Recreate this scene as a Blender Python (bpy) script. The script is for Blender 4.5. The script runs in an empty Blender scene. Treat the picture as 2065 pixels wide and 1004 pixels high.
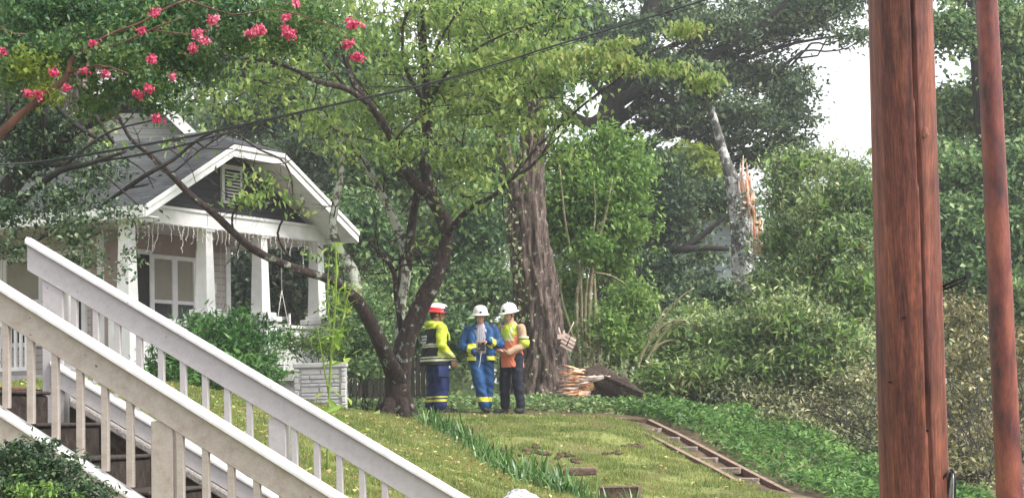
import bpy, math, random
import numpy as np
from mathutils import Vector, Matrix
C = bpy.context.scene
COL = C.collection
# ------------------------------------------------------------------ camera
F = 4200.0
PITCH = math.radians(4.74); ROLL = math.radians(1.35)
cam = bpy.data.cameras.new("camera"); camo = bpy.data.objects.new("camera", cam); COL.objects.link(camo)
cam.sensor_width = 36.0; cam.lens = 36.0 * F / 2065.0; cam.clip_start = 0.1; cam.clip_end = 3000
EYE = np.array([0.0, 0.0, 1.6])
Fw = np.array([0, math.cos(PITCH), math.sin(PITCH)])
R0 = np.array([1.0, 0, 0]); U0 = np.array([0, -math.sin(PITCH), math.cos(PITCH)])
Rr = math.cos(ROLL) * R0 - math.sin(ROLL) * U0
Ur = math.sin(ROLL) * R0 + math.cos(ROLL) * U0
camo.matrix_world = Matrix([[Rr[0], Ur[0], -Fw[0], EYE[0]], [Rr[1], Ur[1], -Fw[1], EYE[1]], [Rr[2], Ur[2], -Fw[2], EYE[2]], [0, 0, 0, 1]])
C.camera = camo
# ------------------------------------------------------------------ sky, sun, exposure
SUN_EL = math.radians(48); SUN_AZ = math.radians(114)      # azimuth from +Y towards +X: light from the right, slightly in front
w = bpy.data.worlds.new("World"); C.world = w; w.use_nodes = True
nt = w.node_tree; bg = nt.nodes["Background"]
sky = nt.nodes.new("ShaderNodeTexSky"); sky.sky_type = 'NISHITA'; sky.sun_disc = False
sky.sun_elevation = SUN_EL; sky.sun_rotation = SUN_AZ; sky.air_density = 1.0; sky.dust_density = 2.0
hsv = nt.nodes.new("ShaderNodeHueSaturation"); hsv.inputs["Saturation"].default_value = 0.12
nt.links.new(sky.outputs[0], hsv.inputs["Color"]); nt.links.new(hsv.outputs[0], bg.inputs[0])
bg.inputs[1].default_value = 0.15
sl = bpy.data.lights.new("sun", 'SUN'); sl.energy = 2.0; sl.angle = math.radians(16); sl.color = (1.0, 0.96, 0.9)
so = bpy.data.objects.new("sun", sl); COL.objects.link(so)
sd = Vector((math.sin(SUN_AZ) * math.cos(SUN_EL), math.cos(SUN_AZ) * math.cos(SUN_EL), math.sin(SUN_EL)))
so.rotation_euler = (-sd).to_track_quat('-Z', 'Y').to_euler(); so.location = (20, -5, 30)
C.view_settings.view_transform = 'Standard'; C.view_settings.look = 'None'
C.view_settings.exposure = 1.36; C.view_settings.gamma = 1.0
C.cycles.max_bounces = 6; C.cycles.diffuse_bounces = 4; C.cycles.transmission_bounces = 3; C.cycles.glossy_bounces = 2
C.cycles.use_denoising = True

# ------------------------------------------------------------------ helpers
def P(px, py, d):
    """a point d metres in front of the eye seen at photo pixel (px, py)"""
    return EYE + Fw * d + Rr * ((px - 1032.5) / F * d) + Ur * ((502.0 - py) / F * d)
def PX(n, d): return n / F * d
def tag(o, label=None, cat=None, group=None, kind=None):
    if label: o["label"] = label
    if cat: o["category"] = cat
    if group: o["group"] = group
    if kind: o["kind"] = kind
    return o
def empty(name, loc=(0, 0, 0), rz=0.0, parent=None):
    o = bpy.data.objects.new(name, None); COL.objects.link(o); o.location = tuple(loc); o.rotation_euler = (0, 0, rz)
    o.empty_display_size = 0.2
    if parent: o.parent = parent
    return o
def nrm(v): v = np.asarray(v, float); n = np.linalg.norm(v); return v / (n if n > 1e-9 else 1)

class MB:
    """collects faces, then links them as one mesh object"""
    def __init__(s): s.v = []; s.f = []; s.m = []; s.sm = []
    def add(s, vs, fs, m=0, smooth=False):
        b = len(s.v); s.v.extend([tuple(map(float, q)) for q in vs])
        for f in fs: s.f.append(tuple(b + i for i in f)); s.m.append(m); s.sm.append(smooth)
        return s
    def box(s, c, size, rz=0.0, m=0, tilt=None):
        sx, sy, sz = [q / 2 for q in size]
        vs = np.array([[x, y, z] for x in (-sx, sx) for y in (-sy, sy) for z in (-sz, sz)])
        if tilt is not None: vs = vs @ np.array(tilt).T
        cr, sr = math.cos(rz), math.sin(rz)
        vs = np.stack([vs[:, 0] * cr - vs[:, 1] * sr, vs[:, 0] * sr + vs[:, 1] * cr, vs[:, 2]], 1) + np.array(c, float)
        return s.add(vs, [(0, 1, 3, 2), (4, 6, 7, 5), (0, 4, 5, 1), (2, 3, 7, 6), (0, 2, 6, 4), (1, 5, 7, 3)], m)
    def bb(s, x0, x1, y0, y1, z0, z1, m=0):
        return s.box(((x0 + x1) / 2, (y0 + y1) / 2, (z0 + z1) / 2), (x1 - x0, y1 - y0, z1 - z0), 0, m)
    def frustum(s, c, w0, w1, z0, z1, m=0, rz=0):
        vs = []
        for (ww, z) in ((w0, z0), (w1, z1)):
            for (a, b) in ((-1, -1), (1, -1), (1, 1), (-1, 1)):
                x, y = a * ww / 2, b * ww / 2
                vs.append((c[0] + x * math.cos(rz) - y * math.sin(rz), c[1] + x * math.sin(rz) + y * math.cos(rz), z))
        return s.add(vs, [(3, 2, 1, 0), (4, 5, 6, 7), (0, 1, 5, 4), (1, 2, 6, 5), (2, 3, 7, 6), (3, 0, 4, 7)], m)
    def poly_prism(s, pts, off, m=0):
        """pts: 3D polygon; off: extrusion vector"""
        n = len(pts); a = [np.array(p, float) for p in pts]; b = [p + np.array(off, float) for p in a]
        fs = [tuple(range(n)), tuple(range(2 * n - 1, n - 1, -1))]
        for i in range(n): fs.append((i, (i + 1) % n + n * 0, (i + 1) % n + n, i + n))
        return s.add(a + b, [fs[0][::-1], fs[1][::-1]] + fs[2:], m)
    def tube(s, pts, rad, seg=10, m=0, rough=0.0, seed=0, cap=True, ridge=0):
        pts = [np.array(p, float) for p in pts]; n = len(pts); rs = np.random.RandomState(seed)
        ph = rs.rand(6) * 6.28; vs = []
        u = None
        for i, p in enumerate(pts):
            t = nrm(pts[min(i + 1, n - 1)] - pts[max(i - 1, 0)])
            if u is None:
                u = np.cross(t, [0, 1, 0.1]);
                if np.linalg.norm(u) < .1: u = np.cross(t, [1, 0, 0])
            u = nrm(u - t * np.dot(u, t)); v = np.cross(t, u)
            for k in range(seg):
                a = 2 * math.pi * k / seg
                r = rad[i]
                if rough:
                    r *= 1 + rough * (math.sin(3 * a + ph[0] + i * .35) * .5 + math.sin(5 * a + ph[1] - i * .5) * .3 + math.sin(2 * a + i * .9 + ph[2]) * .4 + rs.uniform(-.5, .5) * .7)
                if ridge: r *= 1 + ridge * (((math.sin(a * 9 + ph[3] + math.sin(i * .22) * 1.3)) + .6 * math.sin(a * 17 + ph[4] + math.sin(i * .3 + 1) * 1.6) + .55 * math.sin(a * 29 + ph[5] + math.sin(i * .5 + a * 3) * 2.2) + rs.uniform(-.5, .5)))
                vs.append(p + (u * math.cos(a) + v * math.sin(a)) * r)
        fs = []
        for i in range(n - 1):
            for k in range(seg):
                a = i * seg + k; b = i * seg + (k + 1) % seg
                fs.append((a, b, b + seg, a + seg))
        s.add(vs, fs, m, True)
        if cap:
            b0 = len(s.v) - len(vs)
            s.f.append(tuple(b0 + k for k in range(seg))[::-1]); s.m.append(m); s.sm.append(False)
            s.f.append(tuple(b0 + (n - 1) * seg + k for k in range(seg))); s.m.append(m); s.sm.append(False)
        return s
    def build(s, name, mats, parent=None, loc=None, rz=0.0, bevel=0.0):
        me = bpy.data.meshes.new(name); me.from_pydata(s.v, [], s.f)
        if not isinstance(mats, (list, tuple)): mats = [mats]
        for q in mats: me.materials.append(q)
        me.polygons.foreach_set("material_index", s.m); me.polygons.foreach_set("use_smooth", s.sm); me.update()
        o = bpy.data.objects.new(name, me); COL.objects.link(o)
        if parent: o.parent = parent
        if loc is not None: o.location = tuple(loc)
        if rz: o.rotation_euler = (0, 0, rz)
        if bevel:
            b = o.modifiers.new("bevel", 'BEVEL'); b.width = bevel; b.segments = 1; b.limit_method = 'ANGLE'
        return o

def fast_mesh(name, V, Fq, mats, parent=None, midx=None, smooth=False):
    """V (n,3) array, Fq (m,k) array of equal-sized faces"""
    me = bpy.data.meshes.new(name); n = len(V); m, k = Fq.shape
    me.vertices.add(n); me.vertices.foreach_set("co", np.ascontiguousarray(V, dtype=np.float32).ravel())
    me.loops.add(m * k); me.loops.foreach_set("vertex_index", np.ascontiguousarray(Fq, dtype=np.int32).ravel())
    me.polygons.add(m); me.polygons.foreach_set("loop_start", np.arange(0, m * k, k, dtype=np.int32))
    me.polygons.foreach_set("loop_total", np.full(m, k, dtype=np.int32))
    for q in (mats if isinstance(mats, (list, tuple)) else [mats]): me.materials.append(q)
    if midx is not None: me.polygons.foreach_set("material_index", np.asarray(midx, dtype=np.int32))
    if smooth: me.polygons.foreach_set("use_smooth", np.ones(m, dtype=bool))
    me.update(calc_edges=True); me.validate()
    o = bpy.data.objects.new(name, me); COL.objects.link(o)
    if parent: o.parent = parent
    return o

def spline(pts, rad, step=3):
    """Catmull-Rom through points with radii"""
    pts = [np.array(p, float) for p in pts]; n = len(pts); op = []; orr = []
    for i in range(n - 1):
        p0 = pts[max(i - 1, 0)]; p1 = pts[i]; p2 = pts[i + 1]; p3 = pts[min(i + 2, n - 1)]
        for k in range(step):
            t = k / step
            op.append(.5 * ((2 * p1) + (-p0 + p2) * t + (2 * p0 - 5 * p1 + 4 * p2 - p3) * t * t + (-p0 + 3 * p1 - 3 * p2 + p3) * t ** 3))
            orr.append(rad[i] * (1 - t) + rad[i + 1] * t)
    op.append(pts[-1]); orr.append(rad[-1]); return op, orr

# ------------------------------------------------------------------ materials
def newmat(name):
    m = bpy.data.materials.new(name); m.use_nodes = True; t = m.node_tree
    return m, t, t.nodes["Principled BSDF"]
def ramp(t, cols, pos=None):
    r = t.nodes.new("ShaderNodeValToRGB"); n = len(cols)
    while len(r.color_ramp.elements) < n: r.color_ramp.elements.new(.5)
    for i, c in enumerate(cols):
        e = r.color_ramp.elements[i]; e.position = (pos[i] if pos else i / (n - 1)); e.color = (*c, 1)
    return r
LIFT = {'woods_leaf': 1.4, 'teal_leaf': 1.4, 'hedge_leaf': 1.35, 'bank_brush_leaf': 1.3, 'oak_leaf': 1.15, 'bright_leaf': 1.2, 'dogwood_leaf': 1.1, 'dark_leaf': 1.1, 'brown_brush_leaf': 1.25}
def leafmat(name, cols, trans=0.3, rough=0.5, spec=0.4, nscale=0.6):
    k = LIFT.get(name, 1); cols = [(c[0] * k * (1.12 if k > 1 else 1), c[1] * k, c[2] * k * (.9 if k > 1 else 1)) for c in cols]
    m, t, b = newmat(name)
    g = t.nodes.new("ShaderNodeNewGeometry"); tc = t.nodes.new("ShaderNodeTexCoord")
    no = t.nodes.new("ShaderNodeTexNoise"); no.inputs["Scale"].default_value = nscale; no.inputs["Detail"].default_value = 2
    t.links.new(tc.outputs["Object"], no.inputs["Vector"])
    ma = t.nodes.new("ShaderNodeMath"); ma.operation = 'MULTIPLY_ADD'; ma.inputs[1].default_value = 1.3; ma.inputs[2].default_value = -0.65
    t.links.new(no.outputs["Fac"], ma.inputs[0])
    ad = t.nodes.new("ShaderNodeMath"); ad.operation = 'ADD'; ad.use_clamp = True
    t.links.new(g.outputs["Random Per Island"], ad.inputs[0]); t.links.new(ma.outputs[0], ad.inputs[1])
    r = ramp(t, cols); t.links.new(ad.outputs[0], r.inputs[0]); t.links.new(r.outputs[0], b.inputs["Base Color"])
    b.inputs["Roughness"].default_value = rough; b.inputs["Specular IOR Level"].default_value = spec
    tr = t.nodes.new("ShaderNodeBsdfTranslucent"); t.links.new(r.outputs[0], tr.inputs[0])
    mx = t.nodes.new("ShaderNodeMixShader"); mx.inputs[0].default_value = trans
    t.links.new(b.outputs[0], mx.inputs[1]); t.links.new(tr.outputs[0], mx.inputs[2])
    t.links.new(mx.outputs[0], t.nodes["Material Output"].inputs[0]); return m
def surf(name, cols, scale=4, rough=.7, bump=.0, stretch=(1, 1, 1), detail=6, spec=.3, pos=None, bdist=.01, metal=0, lo=.3, hi=.7):
    m, t, b = newmat(name)
    tc = t.nodes.new("ShaderNodeTexCoord"); mp = t.nodes.new("ShaderNodeMapping"); mp.inputs["Scale"].default_value = stretch
    t.links.new(tc.outputs["Object"], mp.inputs[0])
    no = t.nodes.new("ShaderNodeTexNoise"); no.inputs["Scale"].default_value = scale; no.inputs["Detail"].default_value = detail; no.inputs["Roughness"].default_value = .62
    t.links.new(mp.outputs[0], no.inputs["Vector"])
    if pos is None: pos = [lo + (hi - lo) * i / (len(cols) - 1) for i in range(len(cols))]
    r = ramp(t, cols, pos); t.links.new(no.outputs["Fac"], r.inputs[0]); t.links.new(r.outputs[0], b.inputs["Base Color"])
    b.inputs["Roughness"].default_value = rough; b.inputs["Specular IOR Level"].default_value = spec; b.inputs["Metallic"].default_value = metal
    if bump:
        bp = t.nodes.new("ShaderNodeBump"); bp.inputs["Strength"].default_value = bump; bp.inputs["Distance"].default_value = bdist
        t.links.new(no.outputs["Fac"], bp.inputs["Height"]); t.links.new(bp.outputs[0], b.inputs["Normal"])
    return m
def lines(m, axis, period, width, dark=(.5, .5, .5), strength=1.0, jitter=0.0, bump=.6):
    """grooves across an existing surf() material, every `period` metres along an object axis"""
    t = m.node_tree; b = t.nodes["Principled BSDF"]
    tc = t.nodes.new("ShaderNodeTexCoord"); sp = t.nodes.new("ShaderNodeSeparateXYZ"); t.links.new(tc.outputs["Object"], sp.inputs[0])
    dv = t.nodes.new("ShaderNodeMath"); dv.operation = 'DIVIDE'; dv.inputs[1].default_value = period; t.links.new(sp.outputs[axis], dv.inputs[0])
    fr = t.nodes.new("ShaderNodeMath"); fr.operation = 'FRACT'; t.links.new(dv.outputs[0], fr.inputs[0])
    lt = t.nodes.new("ShaderNodeMath"); lt.operation = 'LESS_THAN'; lt.inputs[1].default_value = width; t.links.new(fr.outputs[0], lt.inputs[0])
    src = b.inputs["Base Color"].links[0].from_socket
    mx = t.nodes.new("ShaderNodeMix"); mx.data_type = 'RGBA'; mx.blend_type = 'MULTIPLY'
    t.links.new(lt.outputs[0], mx.inputs[0]); t.links.new(src, mx.inputs[6]); mx.inputs[7].default_value = (*dark, 1)
    t.links.new(mx.outputs[2], b.inputs["Base Color"])
    bp = t.nodes.new("ShaderNodeBump"); bp.inputs["Strength"].default_value = bump; bp.inputs["Distance"].default_value = .01
    t.links.new(fr.outputs[0], bp.inputs["Height"])
    t.links.new(bp.outputs[0], b.inputs["Normal"]); return m
def bark(name, dark, mid, lichen, scale=14, stretch=(1, 1, .18), amount=.56, lscale=5):
    m = surf(name, [dark, mid], scale, .85, .8, stretch, 8, bdist=.03)
    t = m.node_tree; b = t.nodes["Principled BSDF"]; src = b.inputs["Base Color"].links[0].from_socket
    tc = t.nodes.new("ShaderNodeTexCoord"); no = t.nodes.new("ShaderNodeTexNoise"); no.inputs["Scale"].default_value = lscale; no.inputs["Detail"].default_value = 7
    no.inputs["Roughness"].default_value = .7
    t.links.new(tc.outputs["Object"], no.inputs["Vector"]); r = ramp(t, [(0, 0, 0), (1, 1, 1)], [amount, amount + .05]); t.links.new(no.outputs["Fac"], r.inputs[0])
    mx = t.nodes.new("ShaderNodeMix"); mx.data_type = 'RGBA'; t.links.new(r.outputs[0], mx.inputs[0]); t.links.new(src, mx.inputs[6]); mx.inputs[7].default_value = (*lichen, 1)
    t.links.new(mx.outputs[2], b.inputs["Base Color"]); return m

M = {}
M['white'] = surf('white_paint', [(.62, .60, .60), (.74, .73, .73)], 6, .45, .05)
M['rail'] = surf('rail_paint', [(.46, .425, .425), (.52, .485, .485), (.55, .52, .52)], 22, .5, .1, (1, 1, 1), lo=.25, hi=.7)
M['rail_dirty_shaded'] = surf('weathered_shaded_rail_paint', [(.33, .27, .23), (.41, .35, .31), (.46, .40, .36)], 18, .55, .12, lo=.25, hi=.65)  # dirtier white paint, with the near railing's shade worked into its beige
M['cap'] = surf('rail_cap_paint', [(.60, .57, .55), (.76, .74, .74)], 12, .4, .05)
M['house_white'] = surf('house_white', [(.70, .69, .69), (.80, .79, .79)], 3, .5, .03)
M['house_grey'] = surf('house_grey', [(.42, .40, .40), (.52, .50, .50)], 3, .6, .03)
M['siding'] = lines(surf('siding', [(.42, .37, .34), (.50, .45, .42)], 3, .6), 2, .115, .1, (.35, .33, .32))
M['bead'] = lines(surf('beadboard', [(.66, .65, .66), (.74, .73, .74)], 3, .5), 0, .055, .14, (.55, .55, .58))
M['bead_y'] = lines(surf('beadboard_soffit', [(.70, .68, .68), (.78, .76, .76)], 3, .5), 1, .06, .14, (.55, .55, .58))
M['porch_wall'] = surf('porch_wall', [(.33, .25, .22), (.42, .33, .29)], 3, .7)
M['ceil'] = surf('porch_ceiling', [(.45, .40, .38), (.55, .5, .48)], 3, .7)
M['dark_shingle'] = lines(surf('dark_wall_shingles', [(.028, .028, .032), (.055, .055, .06)], 25, .8, .3, (1, 1, .5)), 2, .13, .1, (.45, .45, .45))
M['roof'] = lines(surf('roof_shingles', [(.028, .030, .031), (.052, .055, .057), (.09, .094, .096)], 9, .75, .4, (1, .5, 1), 8), 2, .065, .18, (.55, .55, .55))
M['glass'] = surf('window_glass', [(.015, .015, .018), (.03, .03, .035)], 2, .08, spec=.6)
M['curtain'] = surf('window_blind', [(.24, .22, .17), (.30, .27, .22)], 3, .6)
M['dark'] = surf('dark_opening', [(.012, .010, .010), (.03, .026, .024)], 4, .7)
M['stone'] = surf('painted_stone', [(.50, .49, .49), (.66, .64, .64)], 8, .8, .4, bdist=.02)
M['stone_white'] = surf('painted_stone_cap', [(.58, .57, .56), (.72, .70, .70)], 8, .7, .3)
M['step'] = surf('wet_step_stone', [(.010, .007, .006), (.028, .02, .016), (.055, .04, .03)], 14, .75, .8, bdist=.02, spec=.2)
M['step_edge'] = surf('step_edge', [(.018, .013, .011), (.06, .046, .038)], 20, .8, .6)
M['gravel_strip'] = surf('mortar_strip', [(.16, .14, .13), (.38, .35, .33)], 70, .85, .8)
M['redbrick'] = surf('red_brick', [(.07, .025, .018), (.16, .06, .045)], 18, .85, .6)
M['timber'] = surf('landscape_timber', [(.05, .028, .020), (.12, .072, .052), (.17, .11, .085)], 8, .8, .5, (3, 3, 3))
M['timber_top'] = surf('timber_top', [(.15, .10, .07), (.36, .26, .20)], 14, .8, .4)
M['tread'] = surf('leafy_tread', [(.10, .07, .05), (.36, .29, .25)], 30, .85, .5)
M['fence'] = surf('old_fence', [(.025, .022, .017), (.075, .062, .05)], 10, .85, .4, (4, 4, .4))
M['pole'] = surf('pole_wood', [(.055, .019, .017), (.16, .048, .032), (.24, .075, .042), (.33, .125, .068)], 5, .5, .4, (4, 4, .16), 9, .35, lo=.25, hi=.75, bdist=.012)
M['pole2'] = surf('slim_pole_wood', [(.05, .016, .018), (.17, .042, .032), (.26, .078, .048)], 2.2, .45, .3, (2.5, 2.5, .9), 8, .4, lo=.36, hi=.62)
def grain(m, scale, stretch, lo, hi):
    t = m.node_tree; b = t.nodes["Principled BSDF"]; src = b.inputs["Base Color"].links[0].from_socket
    tc = t.nodes.new("ShaderNodeTexCoord"); mp = t.nodes.new("ShaderNodeMapping"); mp.inputs["Scale"].default_value = stretch; t.links.new(tc.outputs["Object"], mp.inputs[0])
    no = t.nodes.new("ShaderNodeTexNoise"); no.inputs["Scale"].default_value = scale; no.inputs["Detail"].default_value = 5; no.inputs["Roughness"].default_value = .7; t.links.new(mp.outputs[0], no.inputs["Vector"])
    r = ramp(t, [(lo,) * 3, (hi,) * 3], [.38, .62]); t.links.new(no.outputs["Fac"], r.inputs[0])
    mx = t.nodes.new("ShaderNodeMix"); mx.data_type = 'RGBA'; mx.blend_type = 'MULTIPLY'; mx.inputs[0].default_value = 1; t.links.new(src, mx.inputs[6]); t.links.new(r.outputs[0], mx.inputs[7]); t.links.new(mx.outputs[2], b.inputs["Base Color"]); return m
grain(M['pole'], 38, (4, 4, .12), .55, 1.15); grain(M['pole'], 2.0, (1.2, 1.2, .8), .55, 1.2); grain(M['pole'], 160, (1, 1, .05), .7, 1.15); grain(M['pole2'], 40, (4, 4, .15), .7, 1.1)
grain(M['rail_dirty_shaded'], 90, (1, 1, 1), .9, 1.03); grain(M['rail'], 90, (1, 1, 1), .94, 1.02); grain(M['roof'], 1.2, (1, 1, 1), .7, 1.3); grain(M['house_white'], 1.5, (1, 1, 1), .9, 1.03)
def specks(m, scale, col, thr):
    t = m.node_tree; b = t.nodes["Principled BSDF"]; src = b.inputs["Base Color"].links[0].from_socket
    tc = t.nodes.new("ShaderNodeTexCoord"); no = t.nodes.new("ShaderNodeTexNoise"); no.inputs["Scale"].default_value = scale; no.inputs["Detail"].default_value = 3; t.links.new(tc.outputs["Object"], no.inputs["Vector"])
    r = ramp(t, [(1, 1, 1), (0, 0, 0)], [thr, thr + .02]); t.links.new(no.outputs["Fac"], r.inputs[0])
    mx = t.nodes.new("ShaderNodeMix"); mx.data_type = 'RGBA'; t.links.new(r.outputs[0], mx.inputs[0]); t.links.new(src, mx.inputs[6]); mx.inputs[7].default_value = (*col, 1); t.links.new(mx.outputs[2], b.inputs["Base Color"])
specks(M['rail_dirty_shaded'], 24, (.12, .10, .08), .275); specks(M['rail'], 24, (.2, .18, .17), .265); specks(M['cap'], 30, (.25, .23, .2), .27)
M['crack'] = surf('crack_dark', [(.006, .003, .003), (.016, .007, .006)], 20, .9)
M['knot'] = surf('knot_wood', [(.30, .12, .08), (.42, .2, .14)], 30, .6)
M['black'] = surf('black_rubber', [(.008, .008, .009), (.02, .02, .022)], 30, .45)
M['metal'] = surf('grey_metal', [(.35, .36, .38), (.5, .5, .52)], 20, .35, metal=.7)
M['cable'] = surf('black_cable', [(.006, .008, .008), (.012, .014, .014)], 20, .5)
M['lightcord'] = surf('white_light_cord', [(.55, .50, .48), (.72, .68, .66)], 20, .5)
M['bark_dog'] = bark('dogwood_bark', (.014, .009, .008), (.055, .033, .027), (.26, .29, .23), 22, (1, 1, .5), .57, 7)
M['bark_lichen'] = bark('lichen_bark', (.035, .028, .022), (.12, .10, .075), (.36, .38, .31), 20, (1, 1, .5), .47, 7)
M['bark_snag'] = bark('snag_bark', (.022, .014, .012), (.20, .145, .12), (.32, .29, .26), 20, (1, 1, .22), .58, 9)
M['bark_grey'] = bark('grey_bark', (.06, .06, .055), (.19, .18, .165), (.55, .55, .53), 12, (1, 1, .35), .48, 3)
M['bark_dark'] = bark('dark_bark', (.010, .009, .008), (.036, .032, .027), (.10, .115, .09), 18, (1, 1, .4), .62, 6)
M['bark_crape'] = bark('crape_bark', (.06, .03, .022), (.16, .075, .05), (.24, .15, .11), 10, (1, 1, .3), .6, 4)
M['bark_log'] = bark('log_bark', (.012, .008, .007), (.09, .06, .045), (.20, .19, .15), 26, (1, 1, 1), .60, 8)
M['cane'] = bark('cane_bark', (.13, .11, .055), (.30, .27, .16), (.42, .40, .28), 10, (1, 1, .3), .55, 6)
grain(M['bark_snag'], 16, (1, 1, .12), .3, 1.25); grain(M['bark_dog'], 30, (1, 1, .3), .5, 1.2); grain(M['bark_grey'], 20, (1, 1, .4), .5, 1.15)
M['split_wood'] = surf('split_wood', [(.24, .08, .04), (.55, .24, .12), (.76, .50, .32)], 14, .6, .5, (1, 1, .4), lo=.3, hi=.62)
M['split_pale'] = surf('pale_split_wood', [(.50, .34, .28), (.70, .56, .50)], 10, .6, .3)
M['rock'] = surf('white_rock', [(.30, .30, .33), (.62, .62, .66)], 14, .8, .7, bdist=.03)
M['skin'] = surf('skin', [(.42, .22, .15), (.52, .29, .21)], 9, .5, spec=.35)
M['hair'] = surf('hair', [(.03, .018, .012), (.06, .04, .025)], 30, .6)
M['lime'] = surf('lime_cloth', [(.42, .52, .03), (.60, .70, .07)], 14, .6, .25)
M['blackcloth'] = surf('black_cloth', [(.010, .012, .011), (.024, .026, .024)], 14, .8, .25)
M['reflect'] = surf('reflective_tape', [(.50, .53, .36), (.66, .70, .5)], 30, .45)
M['reflect_y'] = surf('yellow_tape', [(.55, .55, .03), (.72, .70, .08)], 30, .45)
M['lettering'] = surf('silver_lettering', [(.42, .46, .50), (.62, .64, .66)], 40, .4)
M['navy'] = surf('navy_cloth', [(.008, .016, .07), (.020, .038, .14)], 9, .75, .35)
M['blue'] = surf('blue_cloth', [(.006, .035, .115), (.018, .085, .23)], 9, .65, .4)
M['darknavy'] = surf('dark_navy_cloth', [(.006, .008, .016), (.016, .019, .034)], 9, .8, .3)
M['tan'] = surf('tan_sleeve', [(.36, .24, .15), (.50, .35, .23)], 9, .7, .3)
M['orange'] = surf('orange_cloth', [(.60, .14, .07), (.75, .24, .14)], 9, .65, .25)
M['plaid'] = lines(surf('plaid_shirt', [(.36, .34, .38), (.50, .48, .52)], 30, .7), 0, .03, .3, (.55, .55, .65))
M['boot'] = surf('black_boot', [(.008, .008, .010), (.025, .025, .03)], 20, .6)
M['helmet_white'] = surf('white_helmet', [(.74, .72, .68), (.80, .79, .76)], 4, .3, spec=.5)
M['helmet_red'] = surf('red_helmet', [(.55, .02, .025), (.70, .05, .05)], 4, .35)
M['glove'] = surf('glove', [(.4, .36, .2), (.55, .5, .3)], 20, .7)
M['petal'] = leafmat('petal', [(.50, .03, .10), (.74, .10, .22), (.85, .34, .44)], .3, .6, .2)

# leaf palettes (base colours)
M['lf_dog'] = leafmat('dogwood_leaf', [(.08, .16, .05), (.14, .255, .07), (.22, .35, .10), (.34, .45, .15)], .5, .5, .35, .5)
M['lf_dogyellow'] = leafmat('dogwood_yellow_leaf', [(.14, .24, .06), (.23, .34, .08), (.33, .42, .11), (.42, .42, .15)], .5, .5, .35, .6)
M['lf_crape'] = leafmat('crape_leaf', [(.025, .07, .03), (.045, .125, .045), (.085, .18, .045), (.17, .25, .07)], .4, .4, .5, 1.0)
M['lf_oak'] = leafmat('oak_leaf', [(.018, .045, .025), (.038, .085, .042), (.08, .15, .07), (.20, .28, .16)], .35, .5, .4, .25)
M['lf_wood'] = leafmat('woods_leaf', [(.04, .085, .045), (.075, .14, .06), (.12, .20, .075), (.20, .29, .10)], .4, .55, .35, .12)
M['lf_teal'] = leafmat('teal_leaf', [(.028, .075, .035), (.065, .145, .06), (.13, .23, .09), (.25, .35, .16)], .4, .45, .45, .3)
M['lf_bright'] = leafmat('bright_leaf', [(.05, .12, .03), (.095, .20, .045), (.16, .30, .07), (.26, .40, .13)], .42, .45, .4, .4)
M['lf_yellow'] = leafmat('yellowgreen_leaf', [(.14, .2, .03), (.24, .32, .05), (.34, .42, .08)], .45, .5, .35, .4)
M['lf_hedge'] = leafmat('hedge_leaf', [(.035, .075, .03), (.085, .155, .06), (.18, .28, .11), (.40, .48, .26)], .42, .38, .55, .4)
M['lf_brown'] = leafmat('brown_brush_leaf', [(.05, .065, .03), (.11, .12, .055), (.20, .21, .10), (.38, .38, .24)], .3, .5, .4, .6)
M['lf_mixed'] = leafmat('bank_brush_leaf', [(.035, .05, .028), (.075, .11, .05), (.17, .20, .10), (.38, .39, .25)], .35, .45, .5, .9)
M['lf_azalea'] = leafmat('porch_bush_leaf', [(.018, .07, .02), (.045, .14, .03), (.09, .23, .045), (.16, .32, .08)], .36, .38, .5, .8)
M['lf_dark'] = leafmat('dark_leaf', [(.014, .04, .02), (.03, .075, .033), (.07, .13, .065), (.16, .22, .14)], .3, .4, .5, .6)
M['lf_ivy'] = leafmat('groundcover_leaf', [(.03, .08, .02), (.07, .17, .035), (.13, .27, .06), (.24, .40, .11)], .4, .45, .4, .7)
M['lf_ivybush'] = leafmat('ivy_bush_leaf', [(.010, .03, .014), (.025, .065, .025), (.06, .12, .045), (.14, .2, .10)], .3, .4, .5, 3)
M['lf_weed'] = leafmat('weed_leaf', [(.16, .28, .03), (.28, .42, .06), (.42, .52, .12)], .45, .5, .3)
M['lf_pale'] = leafmat('pale_dry_leaf', [(.16, .22, .09), (.34, .38, .2), (.55, .55, .38)], .3, .6, .2)
M['lf_silver'] = leafmat('silvery_lichen_leaf', [(.12, .15, .11), (.34, .37, .32), (.62, .64, .60)], .2, .6, .2, 2)
M['lf_fallen'] = leafmat('fallen_leaf', [(.28, .2, .06), (.42, .36, .12), (.5, .5, .22), (.3, .13, .05)], .2, .6, .3)
M['lf_lir'] = leafmat('liriope_blade', [(.02, .065, .012), (.05, .13, .025), (.10, .22, .045), (.22, .34, .12)], .3, .35, .5, 2)
M['grass'] = leafmat('grass_blade', [(.11, .17, .045), (.19, .26, .065), (.28, .34, .10), (.38, .33, .14)], .4, .6, .25, .7)

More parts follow.
